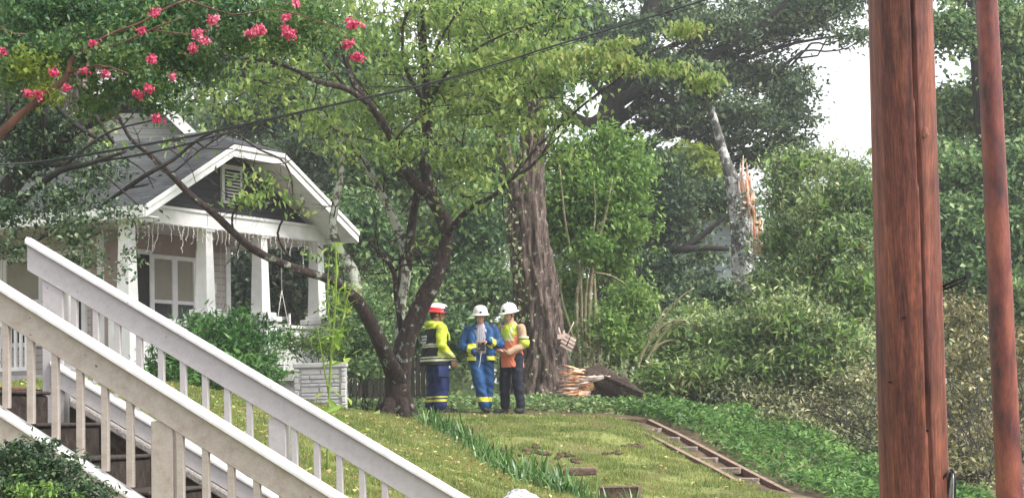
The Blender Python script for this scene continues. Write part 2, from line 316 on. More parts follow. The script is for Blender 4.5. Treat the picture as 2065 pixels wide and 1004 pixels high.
# ------------------------------------------------------------------ terrain
def tps_fit(pts):
    A = np.array(pts, float); xy = A[:, :2]; z = A[:, 2]; n = len(A)
    d2 = ((xy[:, None] - xy[None]) ** 2).sum(-1); K = np.where(d2 > 0, .5 * d2 * np.log(np.maximum(d2, 1e-12)), 0) + np.eye(n) * .8
    Pm = np.hstack([np.ones((n, 1)), xy]); L = np.zeros((n + 3, n + 3)); L[:n, :n] = K; L[:n, n:] = Pm; L[n:, :n] = Pm.T
    w = np.linalg.solve(L, np.concatenate([z, np.zeros(3)])); return xy, w
def tps_eval(fit, x, y):
    xy, w = fit; x = np.atleast_1d(x).astype(float); y = np.atleast_1d(y).astype(float)
    d2 = (x[..., None] - xy[:, 0]) ** 2 + (y[..., None] - xy[:, 1]) ** 2
    K = np.where(d2 > 0, .5 * d2 * np.log(np.maximum(d2, 1e-12)), 0)
    return K @ w[:len(xy)] + w[-3] + w[-2] * x + w[-1] * y
rp = [(1032, 838, 32.5), (1240, 844, 32.5), (900, 842, 32.5), (1000, 900, 29.5), (1000, 1000, 26), (1200, 1000, 26), (1200, 905, 29.5),
      (1540, 1000, 26.5), (1430, 925, 29.5), (1400, 866, 33), (1700, 950, 31), (1770, 1004, 29), (1900, 1000, 30), (2065, 1000, 30), (800, 840, 33), (1309, 850, 33)]
RP = [tuple(P(*q)) for q in rp] + [(-6, 37, 1.95), (-2, 37, 1.82), (1, 37, 1.8), (4, 37, 1.6), (8, 38, .9), (8, 34, .75), (0, 34.5, 1.76), (-2, 34.5, 1.77), (-9, 37, 2.1), (9, 24, .2), (0, 20, .35), (-6, 28, 1.2)]
lp = [(60, 768, 30), (400, 790, 28), (700, 824, 31.8), (800, 842, 32), (860, 853, 31), (560, 880, 22), (450, 1000, 16), (800, 1000, 19.5), (1000, 940, 26), (1130, 1004, 22.5), (100, 900, 18), (600, 830, 28)]
LP = [tuple(P(*q)) for q in lp] + [(-6, 37, 2.1), (-2, 37, 1.85), (-9, 37, 2.3), (0, 34.5, 1.77), (-2, 34.5, 1.8), (2, 33, 1.6), (2, 20, .4), (-9, 26, 2.2)]
RF = tps_fit(RP); LF = tps_fit(LP)
EA = P(846, 852, 31.5); EB = P(1160, 1004, 22.3)
def edge_side(x, y):
    """>0 right of the left-lawn edge"""
    dx, dy = EB[0] - EA[0], EB[1] - EA[1]; n = math.hypot(dx, dy)
    return -((x - EA[0]) * dy - (y - EA[1]) * dx) / n
def ground(x, y):
    x = np.atleast_1d(np.asarray(x, float)); y = np.atleast_1d(np.asarray(y, float))
    cx = np.clip(x, -9, 9); cy = np.clip(y, 14, 38)
    zr = tps_eval(RF, cx, cy); zl = tps_eval(LF, cx, cy)
    sd_ = edge_side(x, y)
    k = np.clip((sd_ + .05) / .35, 0, 1); k = k * k * (3 - 2 * k)
    k = np.where(y > EA[1] - .2, np.clip(k + (y - EA[1] + .2) * .8, 0, 1) * (x > EA[0] - 1.5) + k * (x <= EA[0] - 1.5), k)
    zr2 = zr - .20 * np.exp(-((sd_ - .35) / .35) ** 2) * (y < EA[1] - .3)
    z = zl * (1 - k) + zr2 * k
    z = np.where(y > 38, z + np.clip(y - 38, 0, 60) * .012, z)
    # street side
    fr = np.interp(x, [-3.4, -2.2, 0.6], [1.12, .70, .0])
    t = np.clip((y - 14.5) / 5.0, 0, 1); t = t * t * (3 - 2 * t)
    tl = np.clip((y - 12.6) / 2.2, 0, 1)
    tt = np.where(x < 0, tl, t)
    z = fr * (1 - tt) + z * tt
    s = np.clip((y - 7.0) / 1.4, 0, 1); z = z * s
    bump = .012 * np.sin(x * 5.3 + 1.2 * np.sin(y * 3.1)) + .010 * np.sin(y * 7.1 + x * 2.2) + .03 * np.sin(x * 1.1 + .7) * np.sin(y * .9)
    return z + bump * np.clip((y - 8) / 2, 0, 1)
def G(x, y): return float(ground(x, y)[0])
def ax(a, b, s, far): 
    core = np.arange(a, b + 1e-6, s); ext = []; q = s * 2; p = 0
    while p < far: ext.append(p + q); p += q; q *= 1.45
    ext = np.array(ext); return np.concatenate([(a - ext)[::-1], core, b + ext])
gx = ax(-9, 9, .12, 160); gy = np.concatenate([[-60, -20, 0, 4, 6, 7], np.arange(7.2, 38.1, .14), ax(38.3, 60, 2, 160)[ax(38.3, 60, 2, 160) > 38.2]])
XX, YY = np.meshgrid(gx, gy); ZZ = np.zeros_like(XX)
for i in range(len(gy)): ZZ[i] = ground(XX[i], YY[i])
nv, nu = XX.shape; idx = np.arange(nv * nu).reshape(nv, nu)
GF = np.stack([idx[:-1, :-1], idx[:-1, 1:], idx[1:, 1:], idx[1:, :-1]], -1).reshape(-1, 4)
fx = (XX[:-1, :-1] + XX[1:, 1:]) / 2; fy = (YY[:-1, :-1] + YY[1:, 1:]) / 2
stair_A = P(1309, 845, 33); stair_B = P(1621, 1004, 27)
def right_of_stair(x, y):
    dx, dy = stair_B[0] - stair_A[0], stair_B[1] - stair_A[1]; n = math.hypot(dx, dy)
    return (x - stair_A[0]) * (-dy / n) + (y - stair_A[1]) * (dx / n)
nz = .25 * np.sin(fx * 3.3 + fy) + .2 * np.sin(fy * 4.1 - fx * 2)
mi = np.zeros_like(fx, dtype=int)
mi[(fy > 32.9 + nz)] = 1
mi[(right_of_stair(fx, fy) > -.62) & (fy > 26.5)] = 1
mi[right_of_stair(fx, fy) > 0] = 1
mi[(fx < -2.4) & (fy > 29.8) & (fy > 32.0)] = 1
mi[fy < 7.2] = 2
M['lawn'] = surf('lawn_ground', [(.11, .08, .04), (.14, .145, .045), (.19, .215, .06)], 1.2, .95, .6, detail=10, lo=.36, hi=.58, bdist=.03)
M['soil'] = surf('leaf_litter', [(.035, .03, .018), (.09, .065, .038), (.16, .11, .065)], 4, .95, .7, detail=10, bdist=.03)
M['asphalt'] = surf('asphalt', [(.04, .04, .04), (.065, .065, .065)], 60, .9, .4)
gr = fast_mesh('ground', np.stack([XX, YY, ZZ], -1).reshape(-1, 3), GF, [M['lawn'], M['soil'], M['asphalt']], midx=mi.reshape(-1), smooth=True)
tag(gr, kind='structure')

# ------------------------------------------------------------------ foliage
def leaves(name, ctr, L, W, mat, parent=None, rs=None, droop=.5, dvar=.6, fold=.25, up=.8, jit=.5, curl=.0):
    """one small folded face pair per leaf"""
    rs = rs or np.random.RandomState(1); n = len(ctr)
    az = rs.rand(n) * 2 * math.pi; pit = -droop + rs.randn(n) * dvar
    d = np.stack([np.cos(az) * np.cos(pit), np.sin(az) * np.cos(pit), np.sin(pit)], 1)
    nn = np.stack([rs.randn(n) * (1 - up), rs.randn(n) * (1 - up), np.full(n, up) + rs.randn(n) * .2], 1) + 1e-4
    nn -= d * (nn * d).sum(1, keepdims=True); nn /= np.linalg.norm(nn, axis=1, keepdims=True) + 1e-9
    s = np.cross(d, nn); l = L * (1 + jit * (rs.rand(n, 1) * 2 - 1)); ww = W * (1 + jit * (rs.rand(n, 1) * 2 - 1))
    b = ctr - d * l * .5; tip = ctr + d * l * .5 - nn * l * curl
    m1 = ctr - d * l * .06 + s * ww * .5 + nn * ww * fold; m2 = ctr - d * l * .06 - s * ww * .5 + nn * ww * fold
    V = np.stack([b, m1, tip, m2], 1).reshape(-1, 3); i = np.arange(n)[:, None] * 4
    Fq = np.concatenate([i + np.array([[0, 1, 2]]), i + np.array([[0, 2, 3]])], 1).reshape(-1, 3)
    return fast_mesh(name, V, Fq, mat, parent)
def sprays(blobs, nspray, nleaf, sr, flat=.5, rs=None, shell=.42, hollow=0):
    """blobs: (x,y,z,rx,ry,rz[,weight]) ellipsoids -> leaf centres grouped in sprays"""
    rs = rs or np.random.RandomState(2); B = np.array([b[:6] for b in blobs], float)
    wt = np.array([(b[6] if len(b) > 6 else 1.0) * (b[3] * b[4] * b[5]) ** .67 for b in blobs]); wt /= wt.sum()
    k = rs.choice(len(B), nspray, p=wt); v = rs.randn(nspray, 3); v /= np.linalg.norm(v, axis=1, keepdims=True)
    ph = (k * 1.37)[:, None]; lob = 1 + .28 * np.sin(v[:, :1] * 4.1 + ph) * np.sin(v[:, 2:3] * 5.3 + ph * 2) + .16 * np.sin(v[:, :1] * 9 + v[:, 2:3] * 8 + ph)
    lob = np.where(rs.rand(nspray, 1) < .16, lob * rs.uniform(1.05, 1.55, (nspray, 1)), lob)
    r = rs.rand(nspray, 1) ** shell * lob; c = B[k, :3] + v * r * B[k, 3:6]
    siz = sr * (.6 + .8 * rs.rand(nspray, 1, 1))
    cnt = nleaf
    o = rs.randn(nspray, cnt, 3) * siz * np.array([1, 1, flat])
    return (c[:, None] + o).reshape(-1, 3), c
def PB(px, py, d, rx, ry, rd=None, wt=1.0):
    c = P(px, py, d); a = PX(rx, d); b = PX(ry, d); return (c[0], c[1], c[2], a, (rd if rd else a * .9), b, wt)
def add_limb(mb, a, b, r0, r1, rs, seg=7, wob=.08, n=5):
    a = np.array(a, float); b = np.array(b, float); L = np.linalg.norm(b - a); pts = []; rr = []
    for i in range(n + 1):
        t = i / n; p = a * (1 - t) + b * t + rs.randn(3) * wob * L * math.sin(math.pi * t) * .6; p[2] += L * .08 * math.sin(math.pi * t)
        pts.append(p); rr.append(r0 * (1 - t) + r1 * t)
    p2, r2 = spline(pts, rr, 2); mb.tube(p2, r2, seg, 0, .06, rs.randint(999)); return pts
def tree(name, label, cat, base, trunk, blobs, lmat, bmat, nspray, nleaf, sr, L, W, seed, group=None, flat=.5, droop=.4, limbs=True, shell=.42, up=.6, extra=None, tseg=12, crown='crown'):
    """base: (x,y) ; trunk: list of (point, radius) upwards ; blobs as for sprays ; everything in world space, origin at the base"""
    rs = np.random.RandomState(seed); bz = G(base[0], base[1]) - .05; o = np.array([base[0], base[1], bz])
    r = empty(name, o); tag(r, label, cat, group)
    mb = MB(); pts = [np.array(q[0], float) - o for q in trunk]; rad = [q[1] for q in trunk]
    tp, tr = spline(pts, rad, 4); mb.tube(tp, tr, tseg, 0, .05, seed)
    if limbs:
        for b in blobs:
            c = np.array(b[:3]) - o
            k = int(np.argmin([abs(p[2] - (c[2] - .9 * np.linalg.norm(p[:2] - c[:2]) * .6)) + .2 * np.linalg.norm(p - c) for p in tp])); k = max(k, len(tp) // 4)
            add_limb(mb, tp[k], c, min(tr[k] * .5, .16), .02, rs)
            for _ in range(3):
                e = c + rs.randn(3) * np.array(b[3:6]) * .5; add_limb(mb, c * .6 + tp[k] * .4, e, min(tr[k] * .2, .05), .012, rs, 5)
    if extra: extra(mb, o, rs)
    mb.build('trunk', bmat, r)
    lc, sc = sprays(blobs, nspray, nleaf, sr, flat, rs, shell)
    leaves(crown, lc - o, L, W, lmat, r, rs, droop, .6, .25, up)
    return r, o, rs

# ---- far woods: one mass
rs = np.random.RandomState(11); wb = []
for px in range(-260, 2460, 55):
    top = np.interp(px, [-200, 300, 600, 830, 1000, 1100, 1300, 1560, 1600, 1750, 1830, 1960, 2300], [-120, 60, -60, 90, 150, 260, 330, 380, 400, 400, 300, 150, -60])
    y = 860
    while y > top + 40:
        d = rs.uniform(78, 96); wb.append(PB(px + rs.uniform(-25, 25), y, d, rs.uniform(45, 75), rs.uniform(50, 80), 2.5)); y -= rs.uniform(45, 75)
lc, _ = sprays(wb, 6500, 17, .55, .6, rs, .5)
o = leaves('woods', lc, .42, .26, M['lf_wood'], None, rs, .4, .6, .25, .6); tag(o, 'dense far woods of mid green leaves closing the view behind the yard', 'woods', None, 'stuff')

def TR(pts): return [(P(*q[:3]), PX(q[3], q[2]) / 2) for q in pts]
def base_of(px, d, py=830):
    p = P(px, py, d); return (p[0], p[1])
def trunk_from_ground(px, d, pts):
    b = base_of(px, d); z = G(*b) - .3; return b, [(np.array([b[0], b[1], z]), PX(pts[0][3], pts[0][2]) / 2 * 1.3)] + TR(pts)

# ---- dark oak, right of centre
b, t = trunk_from_ground(1235, 62, [(1232, 560, 62, 60), (1225, 300, 62, 50), (1235, 200, 62, 44), (1290, 90, 62, 34), (1330, -60, 62, 26)])
bl = [PB(*q) for q in [(1180, 40, 62, 75, 60), (1260, 90, 60, 80, 60), (1340, 30, 63, 85, 60), (1440, 60, 61, 80, 60), (1540, 50, 63, 80, 60), (1620, 30, 62, 70, 50), (1690, 10, 63, 70, 42), (1720, 70, 62, 45, 16),
      (1340, 150, 61, 70, 50), (1440, 150, 62, 60, 50), (1530, 150, 63, 65, 45), (1590, 180, 62, 48, 40), (1350, 240, 62, 75, 45), (1500, 240, 61, 80, 45), (1590, 235, 62, 60, 32), (1280, 180, 63, 50, 50), (1440, 290, 62, 40, 24), (1560, 285, 62, 35, 16), (1530, 320, 62, 40, 16), (1600, 290, 62, 40, 14),
      (1000, 30, 66, 90, 70), (1090, 90, 66, 60, 60)]]
def oak_extra(mb, o, rs):
    for a in [[(1232, 230, 62, 34), (1180, 250, 61, 26), (1110, 190, 61, 18), (1060, 90, 61, 10)], [(1240, 210, 62, 30), (1300, 175, 61, 24), (1400, 130, 61, 18), (1520, 60, 61, 12), (1600, -10, 61, 7)], [(1300, 170, 61, 18), (1380, 210, 61, 12), (1480, 230, 61, 7)]]:
        p2, r2 = spline([q[0] - o for q in TR(a)], [q[1] for q in TR(a)], 3); mb.tube(p2, r2, 8, 0, .06, 3)
tree('oak_tree', 'tall dark blue-green oak with spreading limbs against the white sky, upper right of centre', 'tree', b, t, bl, M['lf_oak'], M['bark_dark'], 700, 66, .31, .165, .10, 21, extra=oak_extra, shell=.8)

# ---- trees around
def simple_tree(name, label, px, d, trunkpts, blobs, lm, bm, ns, nl, sr, L, W, seed, **k):
    b, t = trunk_from_ground(px, d, trunkpts); return tree(name, label, 'tree', b, t, [PB(*q) for q in blobs], M[lm], M[bm], ns, nl, sr, L, W, seed, **k)
simple_tree('broadleaf_tree', 'teal green leafy tree rising behind the dogwood, right of the porch gable', 1085, 50, [(1085, 640, 50, 30), (1070, 480, 50, 26), (1030, 330, 50, 20), (960, 160, 50, 12)],
    [(900, 300, 50, 90, 70), (770, 330, 50, 80, 80), (960, 450, 49, 80, 70), (720, 470, 48, 70, 80), (850, 520, 50, 90, 80), (700, 250, 51, 70, 60), (960, 580, 48, 70, 60), (780, 620, 47, 90, 70), (720, 120, 52, 70, 70), (900, 680, 44, 90, 50), (1000, 330, 52, 50, 60)],
    'lf_teal', 'bark_dark', 2500, 20, .26, .15, .09, 31)
simple_tree('broadleaf_tree', 'deep green tree standing close behind the porch roof peak', 610, 56, [(610, 500, 56, 40), (600, 250, 56, 30), (590, 60, 56, 20)],
    [(600, 200, 56, 80, 70), (680, 130, 57, 60, 60), (620, 330, 54, 60, 60), (500, 240, 56, 60, 30), (470, 110, 58, 80, 60), (660, 420, 52, 60, 60), (590, 50, 57, 90, 60), (560, 560, 52, 90, 90), (470, 600, 52, 80, 80)],
    'lf_dark', 'bark_dark', 1900, 20, .3, .16, .10, 32)
simple_tree('yellow_green_tree', 'small bright yellow-green tree just left of the split trunk', 1395, 60, [(1395, 600, 60, 14), (1398, 450, 60, 10), (1400, 350, 60, 7)],
    [(1410, 345, 60, 42, 38), (1360, 380, 60, 45, 35), (1430, 395, 60, 35, 35), (1395, 320, 60, 25, 22)], 'lf_yellow', 'bark_dark', 380, 15, .22, .2, .13, 33)
simple_tree('dark_tree', 'shadowy blue-green tree with bare low limbs in front of the distant grey house', 1310, 55, [(1310, 640, 55, 34), (1312, 520, 55, 30), (1325, 400, 55, 22), (1330, 330, 55, 12)],
    [(1345, 430, 55, 55, 50), (1320, 350, 55, 45, 60), (1330, 560, 54, 60, 50), (1440, 620, 54, 60, 40), (1360, 640, 53, 70, 60), (1420, 400, 56, 50, 26), (1300, 470, 56, 40, 70), (1390, 590, 55, 50, 30), (1465, 400, 56, 30, 40), (1415, 520, 55.5, 40, 26, None, .45), (1400, 470, 55.5, 26, 20, None, .4), (1310, 700, 50, 80, 50)],
    'lf_oak', 'bark_dark', 1700, 20, .26, .15, .09, 34,
    extra=lambda mb, o, rs: [mb.tube(*spline([q[0] - o for q in TR(a)], [q[1] for q in TR(a)], 3), 8, 0, .08, 5) for a in
        [[(1315, 520, 55, 22), (1370, 505, 54, 16), (1410, 500, 54, 13), (1470, 502, 54, 9)], [(1375, 503, 54, 14), (1410, 480, 54, 12), (1440, 455, 54, 9), (1475, 430, 54, 6)], [(1340, 512, 54, 9), (1380, 480, 54, 7), (1410, 455, 54, 5)], [(1320, 580, 54, 12), (1400, 565, 54, 8), (1440, 548, 54, 5)]]])
simple_tree('tall_tree', 'light grey-green tree seen between the two utility poles and past the slim one', 1960, 48, [(1975, 600, 48, 26), (1985, 400, 48, 22), (1972, 200, 48, 20), (1958, 0, 48, 16), (1950, -120, 48, 12)],
    [(1915, 60, 48, 34, 50), (1930, 230, 49, 60, 50), (1950, 360, 47, 80, 60), (1920, 460, 46, 60, 60), (2050, 60, 49, 60, 70), (2060, 220, 48, 60, 80), (2040, 360, 47, 60, 70), (2060, 480, 46, 50, 60), (1950, 560, 46, 80, 50), (2100, 120, 48, 60, 90), (1980, -20, 49, 60, 26), (1890, 340, 48, 40, 60), (2060, 620, 45, 60, 60)],
    'lf_teal', 'bark_dark', 2300, 20, .24, .15, .09, 35)
simple_tree('pine_tree', 'tall straight trunk with furrowed grey-brown bark at the top left', 162, 40, [(162, 300, 40, 50), (164, 100, 40, 48), (164, -100, 40, 44), (166, -300, 40, 36)],
    [(100, 20, 42, 80, 60), (260, 60, 43, 80, 60), (30, 120, 43, 80, 60), (350, 30, 44, 80, 60), (230, -60, 42, 150, 60), (20, 0, 43, 80, 60), (90, 280, 46, 100, 70), (0, 220, 46, 80, 60)], 'lf_wood', 'bark_snag', 1300, 16, .24, .17, .11, 36)

# ---- split tree with lichen and orange torn wood
b, t = trunk_from_ground(1502, 46, [(1500, 600, 46, 46), (1497, 520, 46, 44), (1492, 440, 46, 44), (1482, 380, 46, 36), (1462, 320, 46, 20), (1440, 240, 46, 15), (1420, 190, 46, 13)])
r, o, rs = tree('split_tree', 'storm-split tree, pale lichen trunk torn open to orange wood', 'tree', b, t,
    [PB(1400, 150, 46, 40, 26), PB(1430, 190, 46, 26, 20), PB(1452, 600, 45, 30, 20), PB(1555, 560, 45, 20, 50)], M['lf_oak'], M['bark_grey'], 200, 14, .2, .15, .09, 37, limbs=False)
mb = MB(); rs = np.random.RandomState(5)
for i in range(34):
    x = rs.uniform(1494, 1521); y0 = rs.uniform(400, 440); y1 = y0 - rs.uniform(25, 100) * (1 - abs(x - 1505) / 40)
    d = 46 - .28 + rs.uniform(-.1, .1); a = P(x, y0, d) - o; c = P(x - 5 + rs.uniform(-3, 3), y1, d) - o
    mb.tube([a, (a + c) / 2 + rs.randn(3) * .02, c], [.04, .036, .006], 4, int(rs.rand() < .6), 0, i)
for i in range(16):
    x = rs.uniform(1516, 1536); a = P(x, rs.uniform(480, 520), 45.7) - o; c = P(x + rs.uniform(-3, 3), rs.uniform(425, 450), 45.7) - o
    mb.tube([a, (a + c) / 2, c], [.032, .036, .008], 4, int(rs.rand() < .6), 0, i)
mb.build('torn_wood', [M['split_wood'], M['split_pale']], r)
pc = np.array([P(rs.normal(1498, 12), rs.uniform(390, 600), 45.62 - rs.rand() * .1) for _ in range(300)]) - o
leaves('pale_leaves', pc, .11, .08, M['lf_silver'], r, rs, .8, .5)

# ---- big snag
b, t = trunk_from_ground(1090, 37, [(1092, 760, 37, 112), (1090, 700, 37, 98), (1086, 640, 37, 92), (1078, 570, 37, 86), (1069, 500, 37, 80), (1062, 430, 37, 76), (1064, 370, 37, 66), (1075, 300, 37, 44), (1080, 220, 37, 40), (1085, 100, 37, 34), (1088, -60, 37, 28)])
rs = np.random.RandomState(8); o = np.array([b[0], b[1], G(*b) - .05]); r = empty('snag_tree', o)
tag(r, 'massive deeply furrowed red-brown trunk, forked above, behind the man in orange and lime vest', 'tree')
mb = MB(); tp, tr_ = spline([q[0] - o for q in t], [q[1] for q in t], 9); mb.tube(tp, tr_, 96, 0, .04, 3, True, .06)
for a in [[(1050, 420, 36.9, 44), (1036, 360, 36.9, 38), (1018, 310, 36.9, 30), (1006, 262, 36.9, 16)], [(1045, 400, 36.8, 26), (1030, 350, 36.7, 18), (1026, 290, 36.7, 8)], [(1060, 380, 36.8, 26), (1056, 320, 36.8, 16), (1052, 270, 36.8, 8)]]:
    p2, r2 = spline([q[0] - o for q in TR(a)], [q[1] for q in TR(a)], 4); mb.tube(p2, r2, 16, 0, .05, 4, True, .06)
for k in range(7):
    a = k * .9 + .3; rr_ = .46; e = np.array([math.cos(a) * .85, math.sin(a) * .85, .0]); s_ = np.array([math.cos(a) * .36, math.sin(a) * .36, .55])
    mb.tube([s_, (s_ + e) / 2 + [0, 0, -.12], e], [.13, .12, .04], 8, 0, .1, k)
mb.build('trunk', M['bark_snag'], r)
pc = np.array([P(np.interp(y, [480, 640], [1036, 1052]) + rs.normal(0, 9), y, 36.55) for y in rs.uniform(420, 650, 80)]) - o
leaves('dry_ivy_leaves', pc, .085, .07, M['lf_pale'], r, rs, .9, .4)
pc = np.array([P(rs.normal(1075, 16), y, 36.45) for y in rs.uniform(540, 780, 22)]) - o
leaves('trunk_ivy', pc, .06, .05, M['lf_pale'], r, rs, .9, .4)
lc, _ = sprays([PB(1050, 60, 37, 60, 60), PB(1110, 140, 37, 50, 50), PB(1000, 140, 38, 50, 50), PB(1040, 200, 38, 60, 40), PB(1120, 20, 37, 60, 50), PB(960, 40, 38, 70, 60)], 420, 16, .2, .5, rs)
leaves('crown', lc - o, .15, .10, M['lf_teal'], r, rs, .5)

# ---- dogwood: the tree in front
DD = 32.0
DOG = [ # (px,py,d,width_px) limbs
 (0, [(800, 842, 32, 64), (801, 800, 32, 54), (803, 760, 32, 50), (811, 719, 32, 44), (822, 679, 32, 40), (838, 639, 32, 38), (858, 600, 32, 38), (878, 560, 32, 33), (893, 515, 32, 30), (900, 465, 32, 29), (886, 425, 32, 28), (864, 385, 32, 27), (858, 340, 32, 24), (862, 255, 32.1, 22), (860, 170, 32.2, 19), (850, 70, 32.2, 17), (846, 0, 32.2, 15), (838, -90, 32.2, 11)]),
 (0, [(868, 390, 32, 24), (838, 372, 31.8, 22), (812, 335, 31.6, 20), (790, 280, 31.4, 17), (762, 232, 31.2, 15), (732, 195, 31, 14), (712, 165, 31, 12), (694, 110, 31, 10), (672, 30, 31, 8), (660, -60, 31, 6)]),
 (0, [(745, 212, 31.1, 11), (700, 180, 30.6, 12), (640, 165, 30.2, 10), (590, 138, 30, 9), (530, 122, 29.8, 7), (475, 115, 29.6, 5), (415, 103, 29.5, 4)]),
 (0, [(560, 130, 30, 5), (510, 158, 29.8, 4), (545, 168, 29.8, 3)]),
 (0, [(808, 775, 32, 38), (788, 735, 31.7, 34), (762, 680, 31.4, 30), (735, 630, 31.2, 27), (716, 602, 31, 25), (690, 578, 30.8, 21), (655, 560, 30.4, 18), (605, 545, 30.1, 17), (552, 524, 29.9, 16), (508, 500, 29.7, 16), (470, 468, 29.6, 15), (430, 430, 29.5, 14), (385, 394, 29.4, 13), (350, 358, 29.3, 12), (302, 312, 29.2, 10), (262, 278, 29.1, 8), (240, 235, 29, 6), (214, 190, 29, 5), (208, 150, 29, 3)]),
 (1, [(718, 606, 31, 22), (716, 560, 31.2, 22), (702, 530, 31.4, 21), (685, 505, 31.6, 18), (672, 460, 31.8, 17), (676, 415, 32, 15), (688, 350, 32.2, 12), (690, 300, 32.4, 9), (670, 260, 32.4, 7)]),
 (1, [(804, 735, 32.1, 26), (806, 680, 32.3, 20), (810, 610, 32.5, 19), (820, 540, 32.6, 19), (812, 490, 32.7, 18), (786, 425, 32.7, 17), (752, 358, 32.6, 16), (722, 308, 32.5, 14), (690, 265, 32.4, 11), (640, 228, 32.2, 9), (600, 180, 32, 6), (580, 120, 32, 4)]),
 (0, [(822, 545, 32.6, 17), (828, 480, 32.6, 17), (836, 420, 32.5, 16), (842, 385, 32.4, 14)]),
 (0, [(812, 690, 32.2, 12), (800, 600, 32, 11), (793, 545, 32, 10), (765, 510, 31.9, 8), (742, 485, 31.8, 5)]),
 (0, [(800, 590, 32, 8), (806, 560, 32, 7), (808, 520, 32, 5)]),
 (0, [(900, 478, 32, 13), (925, 442, 31.6, 11), (955, 415, 31.2, 10), (995, 395, 30.8, 9), (1035, 358, 30.6, 8), (1068, 338, 30.5, 7), (1095, 308, 30.4, 6), (1110, 282, 30.4, 4)]),
 (0, [(862, 260, 32.1, 10), (845, 190, 31.8, 9), (818, 140, 31.6, 8), (812, 60, 31.5, 6), (830, 10, 31.4, 5)]),
 (0, [(1030, 362, 30.6, 6), (1090, 290, 30.6, 6), (1150, 235, 30.6, 6), (1185, 205, 30.6, 5), (1240, 165, 30.6, 4), (1310, 105, 30.6, 3), (1380, 100, 30.6, 2.5), (1430, 170, 30.6, 2)]),
 (0, [(862, 215, 32, 9), (900, 150, 31.6, 7), (960, 100, 31.4, 5), (1040, 60, 31.4, 3), (1110, 40, 31.3, 2)]),
 (0, [(700, 180, 31, 7), (650, 120, 30.8, 6), (600, 60, 30.8, 5), (560, 10, 30.8, 4)]),
 (0, [(865, 130, 32, 8), (900, 60, 31.8, 5), (940, 0, 31.8, 3)]),
 (0, [(815, 335, 31.6, 7), (800, 280, 31, 5), (850, 235, 31, 3)]),
 (0, [(585, 520, 30, 5), (560, 470, 29.9, 5), (590, 400, 29.8, 4), (575, 330, 29.7, 4), (520, 300, 29.7, 4), (465, 262, 29.6, 3)]),
 (0, [(470, 468, 29.6, 5), (470, 430, 29.5, 4), (500, 395, 29.4, 3), (545, 365, 29.3, 2)]),
 (0, [(302, 312, 29.2, 5), (340, 350, 29, 4), (400, 305, 28.9, 4), (462, 265, 28.8, 3.5), (520, 235, 28.8, 2)]),
]
b = base_of(800, 32, 842); o = np.array([b[0], b[1], G(*b) - .06]); r = empty('dogwood_tree', o)
tag(r, 'multi-limbed dogwood with drooping yellow-green leaves in front of the leftmost firefighter', 'tree'); rs = np.random.RandomState(77)
mb = MB()
for i, (mt, q) in enumerate(DOG):
    T = TR(q); p2, r2 = spline([a[0] - o for a in T], [a[1] for a in T], 5 if i == 0 else 4); mb.tube(p2, r2, 18 if i < 8 else 9, mt, .10, i)
for k in range(6):
    a = k * 1.05; s_ = np.array([math.cos(a) * .16, math.sin(a) * .16, .35]); e = np.array([math.cos(a) * .36, math.sin(a) * .36, .0]); mb.tube([s_, (s_ + e) / 2 + [0, 0, -.06], e], [.1, .09, .03], 8, 0, .1, k)
twigs = []
tb = [(620, 30, 31, 110, 44), (740, 60, 31, 70, 50), (880, 40, 32, 90, 50), (990, 30, 31.5, 100, 46), (1120, 45, 31.3, 70, 42), (790, 130, 31.4, 80, 44), (950, 130, 31.4, 90, 36), (1080, 180, 31, 80, 28),
  (1190, 150, 30.6, 60, 18), (920, 225, 31.4, 90, 36), (1010, 245, 31, 80, 24), (1110, 245, 30.7, 80, 24), (820, 300, 31, 60, 40), (930, 320, 31, 75, 30), (1010, 300, 30.8, 50, 14), (1120, 310, 30.5, 40, 12),
  (930, 400, 31, 40, 34), (900, 110, 30.8, 60, 24), (530, 365, 29.3, 44, 18, 1.3), (500, 405, 29.3, 60, 13, 1.3), (545, 400, 29.3, 50, 14, 1.2), (600, 415, 29.4, 20, 14), (640, 250, 31, 70, 40, .7), (520, 170, 29.8, 100, 40), (430, 190, 29.6, 70, 30, .6),
  (700, 300, 31.5, 60, 40, .6), (560, 100, 30, 90, 40), (1000, 185, 31, 70, 24), (470, 230, 29.6, 80, 16, .5), (215, 300, 29.1, 36, 10), (350, 290, 29, 30, 12, .6), (860, 490, 31, 26, 12), (1060, 110, 31.2, 70, 26), (1160, 200, 30.6, 60, 18), (1040, 380, 30.5, 30, 9), (640, 520, 30, 14, 12),
  (900, 180, 32.6, 200, 120, .8), (1040, 110, 32.8, 190, 100, .8), (760, 250, 32.8, 150, 130, .7), (940, 350, 32.6, 120, 110, .6), (560, 150, 31.5, 140, 110, .7), (860, 30, 32.8, 260, 70, .8)]
BL = [PB(*q[:5], None, q[5] if len(q) > 5 else 1.0) for q in tb]
for q in BL:
    c = np.array(q[:3]) - o
    for _ in range(3):
        e = c + rs.randn(3) * np.array(q[3:6]) * .6; a = c + rs.randn(3) * .1; mb.tube([a, (a + e) / 2 + rs.randn(3) * .03, e], [.012, .009, .004], 5, 0, 0, 1)
